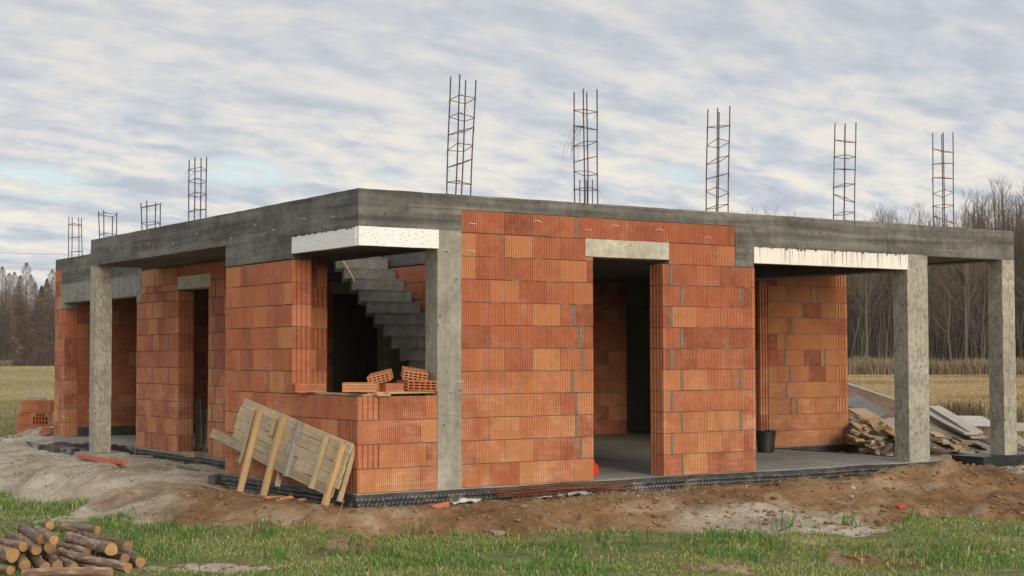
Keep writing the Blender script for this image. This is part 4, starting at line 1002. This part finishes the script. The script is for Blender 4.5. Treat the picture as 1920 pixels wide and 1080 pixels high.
# dark dry weeds and the reed belt
n = 620; pxs = np.concatenate([rng.normal(1797, 26, n//2+n//4), rng.uniform(1740, 1930, n-n//2-n//4)]); dd = rng.uniform(36, 46, n)
th = np.arctan((pxs-960)/FPX)+YAW; xs = CAM[0]+np.sin(th)*dd; ys = CAM[1]+np.cos(th)*dd
g = blades('dry_weeds', xs, ys, height(xs, ys), rng.uniform(.25, .75, n), .02+0*xs, rng.uniform(.05, .5, n), np.array([.13, .085, .05])*rng.uniform(.5, 1.3, (n, 1)), M['grass'], 7); tag(g, kind='stuff')
n = 38000; dd = rng.uniform(141, 152, n); pxs = rng.uniform(1350, 2330, n)
th = np.arctan((pxs-960)/FPX)+YAW; xs = CAM[0]+np.sin(th)*dd; ys = CAM[1]+np.cos(th)*dd; cl = fbm(pxs*.012, dd*.1, 73, 4)
cols = np.array([.34, .255, .16])*rng.uniform(.5, 1.25, (n, 1)); cols[:, 0] *= 1
g = blades('reeds', xs, ys, height(xs, ys), (.75+1.1*rng.random(n)**2)*(.45+1.2*cl), .04+.05*rng.random(n), rng.uniform(.05, .45, n), cols, M['grass'], 8); tag(g, kind='stuff')

# clods and pebbles on the worked soil
def lumps(name, n, rngx, rngy, smin, smax, cols, seed, cond):
    r = np.random.default_rng(seed); ph = (1+5**.5)/2
    ico = np.array([(-1, ph, 0), (1, ph, 0), (-1, -ph, 0), (1, -ph, 0), (0, -1, ph), (0, 1, ph), (0, -1, -ph), (0, 1, -ph), (ph, 0, -1), (ph, 0, 1), (-ph, 0, -1), (-ph, 0, 1)])/1.9
    fc = np.array([(0, 11, 5), (0, 5, 1), (0, 1, 7), (0, 7, 10), (0, 10, 11), (1, 5, 9), (5, 11, 4), (11, 10, 2), (10, 7, 6), (7, 1, 8), (3, 9, 4), (3, 4, 2), (3, 2, 6), (3, 6, 8), (3, 8, 9), (4, 9, 5), (2, 4, 11), (6, 2, 10), (8, 6, 7), (9, 8, 1)])
    x = r.uniform(*rngx, n*4); y = r.uniform(*rngy, n*4); k = cond(x, y); x, y = x[k][:n], y[k][:n]; n = len(x)
    s = smin*(smax/smin)**(r.random(n)**3.2)
    V = ico[None]*(1+r.uniform(-.35, .35, (n, 12, 1)))*s[:, None, None]*np.stack([r.uniform(.7, 1.4, n), r.uniform(.7, 1.4, n), r.uniform(.45, .8, n)], -1)[:, None]
    V[..., 0] += x[:, None]; V[..., 1] += y[:, None]; V[..., 2] += (height(x, y)+s*.15)[:, None]
    F = (fc[None]+np.arange(n)[:, None, None]*12).reshape(-1, 3)
    C = np.array(cols)[r.integers(0, len(cols), n)]*r.uniform(.65, 1.2, (n, 1)); C = np.repeat(np.concatenate([C, np.ones((n, 1))], -1), 12, 0)
    g = big_mesh(name, V.reshape(-1, 3), F, M['clod'], C, True); return tag(g, kind='stuff')
M['clod'] = mat_attr('clods', .95)
indirt = lambda x, y: (dirtmask(x, y) > .6) & (outdist(x, y) > .12)
lumps('soil_clods', 16000, (-4, 12.5), (-5, 2), .003, .034, [(.24, .135, .066), (.19, .105, .05), (.29, .18, .095), (.26, .16, .085), (.25, .20, .135)], 3, indirt)
lumps('sand_clods', 1200, (-4, 1.2), (2, 16), .008, .04, [(.36, .30, .22), (.28, .22, .16), (.42, .36, .28)], 4, indirt)
lumps('rubble', 40, (-3, 9), (-2.5, 1), .010, .026, [(.45, .42, .37), (.34, .33, .31)], 5, indirt)
lumps('spoil_clods', 260, (.2, 2.6), (14.2, 16.8), .02, .10, [(.30, .26, .21), (.24, .20, .155)], 6, lambda x, y: x > -9)

# --- bare trees on the far side of the field
M['twig'] = mat_attr('bark_grey', .9)
def bare_tree(seed, H, nb, lv2, col, spread=.28, first=.22, tw=.035):
    r = random.Random(seed); T = MB(); Cn = MB(); pts = []; x = y = 0.
    for i in range(9):
        t = i/8; pts.append(Vector((x, y, H*t))); x += r.uniform(-.16, .16)*H/14; y += r.uniform(-.16, .16)*H/14
    r0 = H*.0085+.03; T.tube(pts, [r0*(1-.86*i/8) for i in range(9)], 6, col=(*[c*r.uniform(.8, 1.2) for c in col], 1))
    def tp(t):
        f = min(t*8, 7.999); i = int(f); return pts[i].lerp(pts[i+1], f-i)
    tc = (col[0]*1.3, col[1]*1.08, col[2]*.95, 1)
    for k in range(nb):
        t = first+(1-first)*(k+r.random())/nb; a = r.uniform(0, 6.28); L = H*spread*(1.15-t)*r.uniform(.6, 1.25)+.5
        up = r.uniform(.5, 1.3)*(.5+t); d = Vector((math.cos(a), math.sin(a), up)).normalized(); p = tp(t); br = [p]
        for j in range(4): d = (d+Vector((r.uniform(-.2, .2), r.uniform(-.2, .2), r.uniform(-.02, .22)))).normalized(); br.append(br[-1]+d*L/4)
        w = tw*(1.3-t)*1.0; Cn.tube(br, [w, w*.8, w*.6, w*.45, w*.28], 3, cap=False, col=tc)
        for q in range(lv2):
            f = r.uniform(.25, 1)*3.99; i = int(f); s = br[i].lerp(br[i+1], f-i); dd = (d+Vector((r.uniform(-.9, .9), r.uniform(-.9, .9), r.uniform(-.2, .8)))).normalized(); l = L*r.uniform(.25, .5)
            m1 = s+dd*l*.5+Vector((0, 0, .03)); m2 = m1+(dd+Vector((r.uniform(-.4, .4), r.uniform(-.4, .4), .35))).normalized()*l*.5
            Cn.tube([s, m1, m2], [w*.5, w*.38, w*.22], 3, cap=False, col=tc)
            if lv2 > 4:
                for z in range(2):
                    e = m1.lerp(m2, r.random())+Vector((0, 0, 0)); Cn.tube([e, e+Vector((r.uniform(-.35, .35), r.uniform(-.35, .35), r.uniform(.05, .6)))*(l*.55)], [w*.3, w*.18], 3, cap=False, col=tc)
    return T, Cn
def conifer(seed, H, wid, col, n=1300, larch=False):
    r = np.random.default_rng(seed); T = MB(); T.tube([(0, 0, 0), (0, 0, H*.5), (0, 0, H)], [H*.012+.03, H*.008, .01], 6, col=(.07, .055, .045, 1))
    V = []; F = []; C = []
    t = r.random(n)**.8; zz = H*(.06+.94*t); rad = wid*(1-t)**(.62 if larch else .8)*(.35+.65*np.sqrt(r.random(n)))*(.72+.5*vnoise(zz*1.6, 0*zz, seed)); a = r.uniform(0, 6.283, n)
    L = (.35+.75*(1-t))*r.uniform(.5, 1.3, n)*H/14; w = L*(.085 if larch else .26)
    cx, cy = rad*np.cos(a), rad*np.sin(a); ox, oy = np.cos(a+r.normal(0, .5, n)), np.sin(a+r.normal(0, .5, n)); dz = r.uniform(-.5, .12, n) if not larch else r.uniform(-.15, .5, n)
    P0 = np.stack([cx-ox*L*.5, cy-oy*L*.5, zz-dz*L*.5], -1); P1 = np.stack([cx+ox*L*.5, cy+oy*L*.5, zz+dz*L*.5], -1); sd = np.stack([-oy*w*.5, ox*w*.5, r.uniform(-.3, .3, n)*w], -1); mid = (P0+P1)/2
    V = np.stack([P0, mid+sd, P1, mid-sd], 1).reshape(-1, 3); F = np.arange(4*n).reshape(-1, 4)
    C = np.repeat(np.concatenate([np.array(col)*r.uniform(.5, 1.5, (n, 1)), np.ones((n, 1))], -1), 4, 0)
    return T, (V, F, C)
GT = 'bare trees of the wood beyond the field'
variants = []
for k in range(10):
    col = [(.105, .094, .078), (.088, .080, .066), (.115, .106, .088), (.09, .08, .066)][k % 4]
    T, Cn = bare_tree(100+k, [17.5, 19, 16.5, 18.2, 15.5][k % 5], 46, 8, col, .25+.04*(k % 3), .18+.1*(k % 3), .032)
    a = T.build('trunk', M['twig'], tone=True, smooth=True); b = Cn.build('crown', M['twig'], tone=True)
    variants.append((a, b)); COL.objects.unlink(a); COL.objects.unlink(b)
def plant(k, x, y, s, rz, label, cat, group, vs, name):
    e = thing(name, (x, y, hz(x, y)-.05), label, cat, group); e.scale = (s, s, s); e.rotation_euler = (0, 0, rz)
    for src in vs[k % len(vs)]:
        c = src.copy(); COL.objects.link(c); c.parent = e
    return e
rt = random.Random(21)
def treetop(px):   # height of the skyline above the field in metres at 170 m
    return float(np.interp(px, [1350, 1400, 1440, 1490, 1540, 1600, 1650, 1690, 1730, 1780, 1830, 1880, 1930, 2000], [16.2, 17.3, 17.5, 16.4, 15.9, 16.6, 17.6, 16.9, 17.6, 18.3, 19.2, 19.6, 19.7, 19.3]))
ncount = 0
for k in range(255):
    px = 1330+ (k/255)*880+rt.uniform(-4, 4); dist = rt.uniform(157, 190); x, y = az(px, dist)
    H = [17.5, 19, 16.5, 18.2, 15.5][(k*3) % 10 % 5]
    tp_ = treetop(px)*dist/170*rt.uniform(.72, .99)
    plant((k*3) % 10, x, y, tp_/H, rt.uniform(0, 6.28), 'bare grey-trunked tree in the wood beyond the field, right of the house', 'tree', GT, variants, 'bare_tree')
# a few nearer pale trees seen between the columns
for px, dist, hh, v, lab in ((1808, 150, 15, 2, 'pale-barked tree with a forked crown standing at the reeds between the two columns'), (1782, 153, 14.5, 6, 'slim pale tree at the reeds just right of the thick column'), (1622, 152, 14, 2, 'thin white-barked tree at the reeds left of the thick column'), (1840, 154, 12, 6, 'leaning pale tree at the reeds just left of the far column')):
    x, y = az(px, dist); plant(v, x, y, hh/[17.5, 19, 16.5, 18.2, 15.5][v % 5], rt.uniform(0, 6), lab, 'tree', 'pale trees at the reed belt', variants, 'birch_tree')
# the depth of the wood: one mass of stems, brush and dark spruces
Vs = []; Fs = []; Cs = []; off = 0
lows = []
for k in range(6):
    T, Cn = bare_tree(300+k, 16, 26, 3, (.11, .10, .085), .24, .1, .05)
    v = np.array(T.v+Cn.v); c = np.array(T.c+Cn.c); f = [q for q in T.f if len(q) == 4]+[tuple(i+len(T.v) for i in q) for q in Cn.f if len(q) == 4]; lows.append((v, np.array(f), c))
def addmass(v, f, c, x, y, s, rz):
    global off
    cs, sn = math.cos(rz), math.sin(rz); w = np.stack([(v[:, 0]*cs-v[:, 1]*sn)*s+x, (v[:, 0]*sn+v[:, 1]*cs)*s+y, v[:, 2]*s-.36], -1)
    Vs.append(w); Fs.append(f+off); Cs.append(c); off += len(v)
for k in range(440):
    px = rt.uniform(1300, 2330); dist = rt.uniform(180, 262); x, y = az(px, dist); v, f, c = lows[k % 6]
    addmass(v, f, c, x, y, treetop(px)*dist/170/16*rt.uniform(.5, .93), rt.uniform(0, 6.28))
sp = [conifer(400+k, 12, 2.6, (.026, .032, .020), 1000) for k in range(3)]
for k in range(205):
    px = rt.uniform(1300, 2330); dist = rt.uniform(205, 268) if k > 12 else rt.uniform(172, 185); x, y = az(px, dist); T, (v, f, c) = sp[k % 3]
    addmass(v, f, c, x, y, rt.uniform(.72, 1.05)*(treetop(px)/18), rt.uniform(0, 6.28))
# brush
n = 72000; d = rng.uniform(156, 215, n); px = rng.uniform(1300, 2330, n); th = np.arctan((px-960)/FPX)+YAW; x = CAM[0]+np.sin(th)*d; y = CAM[1]+np.cos(th)*d
h = rng.uniform(1., 7.5, n)*rng.random(n)**.4; w = rng.uniform(.03, .09, n); la = rng.uniform(-.25, .25, (n, 2))
a = rng.uniform(0, 6.28, n); v = np.stack([np.stack([x-np.cos(a)*w, y-np.sin(a)*w, 0*x-.4], -1), np.stack([x+np.cos(a)*w, y+np.sin(a)*w, 0*x-.4], -1), np.stack([x+la[:, 0]*h+np.cos(a)*w*.4, y+la[:, 1]*h, h], -1), np.stack([x+la[:, 0]*h-np.cos(a)*w*.4, y+la[:, 1]*h, h], -1)], 1).reshape(-1, 3)
Vs.append(v); Fs.append(np.arange(4*n).reshape(-1, 4)+off); Cs.append(np.repeat(np.concatenate([np.array([.10, .082, .065])*rng.uniform(.4, 1.5, (n, 1)), np.ones((n, 1))], -1), 4, 0)); off += 4*n
g = big_mesh('distant_wood', np.concatenate(Vs), np.concatenate(Fs), M['twig'], np.concatenate(Cs)); tag(g, kind='stuff')

# --- conifers far off on the left
lv = []
for k in range(6):
    larch = k % 3 != 2
    T, (v, f, c) = conifer(500+k, 14, 3.1 if larch else 3.3, (.33, .24, .175) if larch else (.14, .135, .085), 6500, larch)
    a = T.build('trunk', M['twig'], tone=True); b = big_mesh('crown', v, f, M['twig'], c); lv.append((a, b)); COL.objects.unlink(a); COL.objects.unlink(b)
for k, (px, hh, v) in enumerate([(4, 19.5, 0), (17, 18.6, 3), (27, 19.2, 1), (38, 17.8, 0), (49, 20.8, 3), (58, 18.6, 1), (66, 16.5, 0), (78, 16.2, 2), (88, 18.0, 5), (98, 19.2, 3), (108, 19.8, 4), (120, 20, 1), (-12, 19, 0), (33, 16, 3), (70, 14, 1), (10, 15, 1), (45, 14, 4), (90, 13, 3)]+[(-32-24*q, (18.5, 20, 16.5, 19, 17.5)[q % 5], (0, 1, 3, 5, 4, 3, 2)[q % 7]) for q in range(18)]):
    x, y = az(px, 318+(k*7) % 20+(0 if k < 13 else -8)); lar = v % 3 != 2
    plant(v, x, y, hh/14, k*1.7, ('russet bare larch' if lar else 'dark green spruce')+' in the far wood beyond the meadow, left of the house', 'tree', 'larches of the far left wood' if lar else 'spruces of the far left wood', lv, 'larch_tree' if lar else 'spruce_tree')
Vs = []; Fs = []; Cs = []; off = 0
for k in range(290):
    px = rt.uniform(-520, 330); dist = rt.uniform(335, 400); x, y = az(px, dist); T, (v, f, c) = (sp[k % 3] if k % 2 else conifer(600+k % 4, 12, 2.3, (.062, .050, .036), 700, True)); c = c*np.array([2.6, 2.5, 2.6, 1]) if k % 2 == 0 else c*np.array([4.6, 3.5, 3.4, 1]); addmass(v, f, c, x, y, rt.uniform(1.05, 1.5), rt.uniform(0, 6))
for k in range(100):
    px = rt.uniform(-500, 330); dist = rt.uniform(318, 332); x, y = az(px, dist); v, f, c = lows[k % 6]; addmass(v, f, c, x, y, rt.uniform(.55, .95), rt.uniform(0, 6))
g = big_mesh('far_wood', np.concatenate(Vs), np.concatenate(Fs), M['twig'], np.concatenate(Cs)); tag(g, kind='stuff')
n = 18000; pxs = rng.uniform(-500, 260, n); dd = rng.uniform(296, 312, n); th = np.arctan((pxs-960)/FPX)+YAW; xs = CAM[0]+np.sin(th)*dd; ys = CAM[1]+np.cos(th)*dd
hh = np.interp(pxs, [-60, 20, 50, 75, 110, 260], [1.2, 1.3, 1.8, 3.4, 3.9, 3.6])*(.5+.7*fbm(pxs*.08, dd*.2, 81, 3))
g = blades('far_scrub', xs, ys, height(xs, ys), hh*rng.uniform(.6, 1.3, n), .14+0*xs, rng.uniform(.1, .7, n), np.where((pxs < 25)[:, None], np.array([.26, .21, .12]), np.array([.115, .078, .06]))*rng.uniform(.5, 1.3, (n, 1)), M['grass'], 9); tag(g, kind='stuff')
# power lines far off
for k, (py, lab) in enumerate(((483, 'topmost thin power line in the sky left of the house'), (508.5, 'middle thin power line in the sky left of the house'), (512, 'lowest thin power line in the sky left of the house'))):
    pts = []
    for px in np.linspace(-520, 420, 14):
        x, y = az(px, 170); z = CAM[2]+ (667-py-(px-50)*.012)/FPX*170 - .0*(px); pts.append((x, y, z))
    mb = MB(); mb.tube(pts, .018, 5); tag(mb.build('power_line', M['cable'], loc=pts[0]), lab, 'power line', 'power lines left of the house')
# one dry stalk in front of the panel
p = at(622, 996, 2, -.32); mb = MB(); mb.tube([p, p+Vector((.06, .0, .12)), p+Vector((.15, .02, .30))], [.004, .0035, .002], 5); mb.tube([p+Vector((.07, 0, .14)), p+Vector((.05, -.03, .2))], [.0025, .001], 4)
tag(mb.build('dry_stalk', M['wnew'], loc=tuple(p)), 'dry straw-coloured stalk standing on the slope below the leaning panel', 'dry stalk')

#%%LIGHT
mb = MB(); mb.box(-715, 715, -715, 715, -1.6, 27.)
hm = bpy.data.materials.new('haze'); hm.use_nodes = True; hn = hm.node_tree; hn.nodes.remove(hn.nodes['Principled BSDF'])
pv = hn.nodes.new('ShaderNodeVolumePrincipled'); pv.inputs['Color'].default_value = (.90, .88, .84, 1); pv.inputs['Density'].default_value = .00016; hn.links.new(pv.outputs[0], hn.nodes['Material Output'].inputs['Volume'])
tag(mb.build('haze', hm), kind='stuff')
W = bpy.data.worlds.new('World'); SC.world = W; W.use_nodes = True; nt = W.node_tree; N = NT(nt); bg = nt.nodes['Background']
SUN = Vector((-.13, -1.0, .205)).normalized()
sky = N.n('ShaderNodeTexSky', sky_type='NISHITA'); sky.sun_disc = False; sky.sun_elevation = math.asin(SUN.z); sky.sun_rotation = math.atan2(SUN.x, SUN.y)
tc = N.n('ShaderNodeTexCoord'); sx = N.n('ShaderNodeSeparateXYZ'); N.l(tc.outputs['Generated'], sx.inputs[0])
zc = N.math('MAXIMUM', sx.outputs[2], 0.); den = N.math('ADD', zc, .27)
cb = N.n('ShaderNodeCombineXYZ'); N.l(N.math('DIVIDE', sx.outputs[0], den), cb.inputs[0]); N.l(N.math('DIVIDE', sx.outputs[1], den), cb.inputs[1])
def cmap(rot, sc, loc=(0, 0, 0)):
    a = N.n('ShaderNodeMapping'); a.inputs['Rotation'].default_value = (0, 0, rot); a.inputs['Scale'].default_value = sc; a.inputs['Location'].default_value = loc
    N.l(cb.outputs[0], a.inputs['Vector']); return a.outputs[0]
band = YAW+math.atan((1750-960)/FPX)      # azimuth the cloud rows run towards
rot = band-math.pi/2
v1 = cmap(rot+.62, (.62, 1.0, 1)); n1 = N.noise(v1, 19., 3, .5, .4)
n1b = N.noise(cmap(rot+.55, (.55, 1., 1), (5, 2, 0)), 9.5, 3, .5, .5)
n2 = N.noise(cmap(rot+.4, (.75, 1., 1), (3, 1, 0)), 34., 4, .6, .4)
n3 = N.noise(cmap(rot, (.6, 1, 1), (2.2, 9, 0)), 2.0, 3, .5)
wv = N.n('ShaderNodeTexWave'); wv.bands_direction = 'Y'; wv.inputs['Scale'].default_value = 2.2; wv.inputs['Distortion'].default_value = 5.0; wv.inputs['Detail'].default_value = 2.0; wv.inputs['Detail Scale'].default_value = 1.2
N.l(v1, wv.inputs['Vector'])
mixn = N.math('ADD', N.math('ADD', N.math('ADD', N.math('MULTIPLY', n1, .30), N.math('MULTIPLY', n1b, .30)), N.math('MULTIPLY', n2, .14)), N.math('ADD', N.math('MULTIPLY', wv.outputs['Fac'], .04), N.math('MULTIPLY', n3, .26)))
S_ = 1.0
cl_lo, cl_mid, cl_hi = (2.65, 2.98, 3.38), (3.5, 3.66, 3.88), (4.95, 4.65, 4.2)
cloud = N.ramp(mixn, [(.415, tuple(c/6 for c in cl_lo)), (.50, tuple(c/6 for c in cl_mid)), (.605, tuple(c/6 for c in cl_hi))])
zen = N.math('ADD', 1., N.math('MULTIPLY', N.math('MULTIPLY', N.math('SUBTRACT', zc, .26), 1.5, True), .95))   # an overcast sky is brightest overhead
zv = N.n('ShaderNodeVectorMath', operation='SCALE'); zv.inputs[0].default_value = (6, 6, 6); N.l(zen, zv.inputs['Scale'])
cloud = N.mix(1., cloud, zv.outputs[0], 'MULTIPLY')
low = N.math('SUBTRACT', 1., N.math('MULTIPLY', zc, 9.0), True)       # 1 at the horizon
grad = N.n('ShaderNodeVectorMath', operation='SCALE'); N.l(cloud, grad.inputs[0]); N.l(N.ramp(zc, [(.06, G(1.08)), (.23, G(.92))]), grad.inputs['Scale']); cloud = grad.outputs[0]
flat = N.math('MINIMUM', N.math('MULTIPLY', N.math('SUBTRACT', zc, .08), 3.4, True), .38); cloud = N.mix(flat, cloud, (3.45, 3.62, 3.9))
wg = N.math('MULTIPLY', N.ramp(zc, [(.04, G(0)), (.075, G(1)), (.12, G(.6)), (.17, G(0))]), N.ramp(mixn, [(.47, G(0)), (.58, G(1))])); cloud = N.mix(N.math('MULTIPLY', wg, .55), cloud, (5.1, 4.75, 4.05))
cloud = N.mix(N.math('MULTIPLY', N.math('POWER', low, 3.), .75), cloud, (4.1, 4.1, 4.05))
gap = None
nrmv = N.n('ShaderNodeVectorMath', operation='NORMALIZE'); N.l(tc.outputs['Generated'], nrmv.inputs[0])
for px, py, rad in ((40, 335, .030), (120, 360, .018), (470, 322, .030), (1240, 330, .02), (720, 345, .02)):   # thin spots where blue shows through
    dv = Vector(_F+_R*(px-960)/FPX+_U*(540-py)/FPX).normalized(); df = N.n('ShaderNodeVectorMath', operation='SUBTRACT'); N.l(nrmv.outputs[0], df.inputs[0]); df.inputs[1].default_value = dv
    sc_ = N.n('ShaderNodeVectorMath', operation='MULTIPLY'); N.l(df.outputs[0], sc_.inputs[0]); sc_.inputs[1].default_value = (1, 1, 4.2); ln_ = N.n('ShaderNodeVectorMath', operation='LENGTH'); N.l(sc_.outputs[0], ln_.inputs[0])
    t_ = N.math('SUBTRACT', 1., N.math('DIVIDE', ln_.outputs['Value'], rad*1.7), True); gap = t_ if gap is None else N.math('MAXIMUM', gap, t_)
gap = N.math('MULTIPLY', gap, N.ramp(mixn, [(.46, G(1)), (.53, G(0))])); gap = N.math('MULTIPLY', gap, 2.2, True)
blue = N.mix(.35, sky.outputs[0], (3.45, 4.0, 4.5))
N.l(N.mix(N.math('MULTIPLY', gap, .62), cloud, blue), bg.inputs['Color']); bg.inputs['Strength'].default_value = .1
sd = bpy.data.lights.new('sun', 'SUN'); sd.energy = 1.35; sd.angle = R_(26); sd.color = (1., .89, .71)
so = bpy.data.objects.new('sun', sd); COL.objects.link(so); so.rotation_euler = SUN.to_track_quat('Z', 'Y').to_euler(); so.location = (0, 0, 30)
SC.view_settings.view_transform = 'Standard'; SC.view_settings.look = 'None'; SC.view_settings.gamma = 1; SC.view_settings.exposure = .85
SC.render.engine = 'CYCLES'; SC.cycles.max_bounces = 5; SC.cycles.diffuse_bounces = 2; SC.cycles.use_denoising = True
SC.cycles.transparent_max_bounces = 4
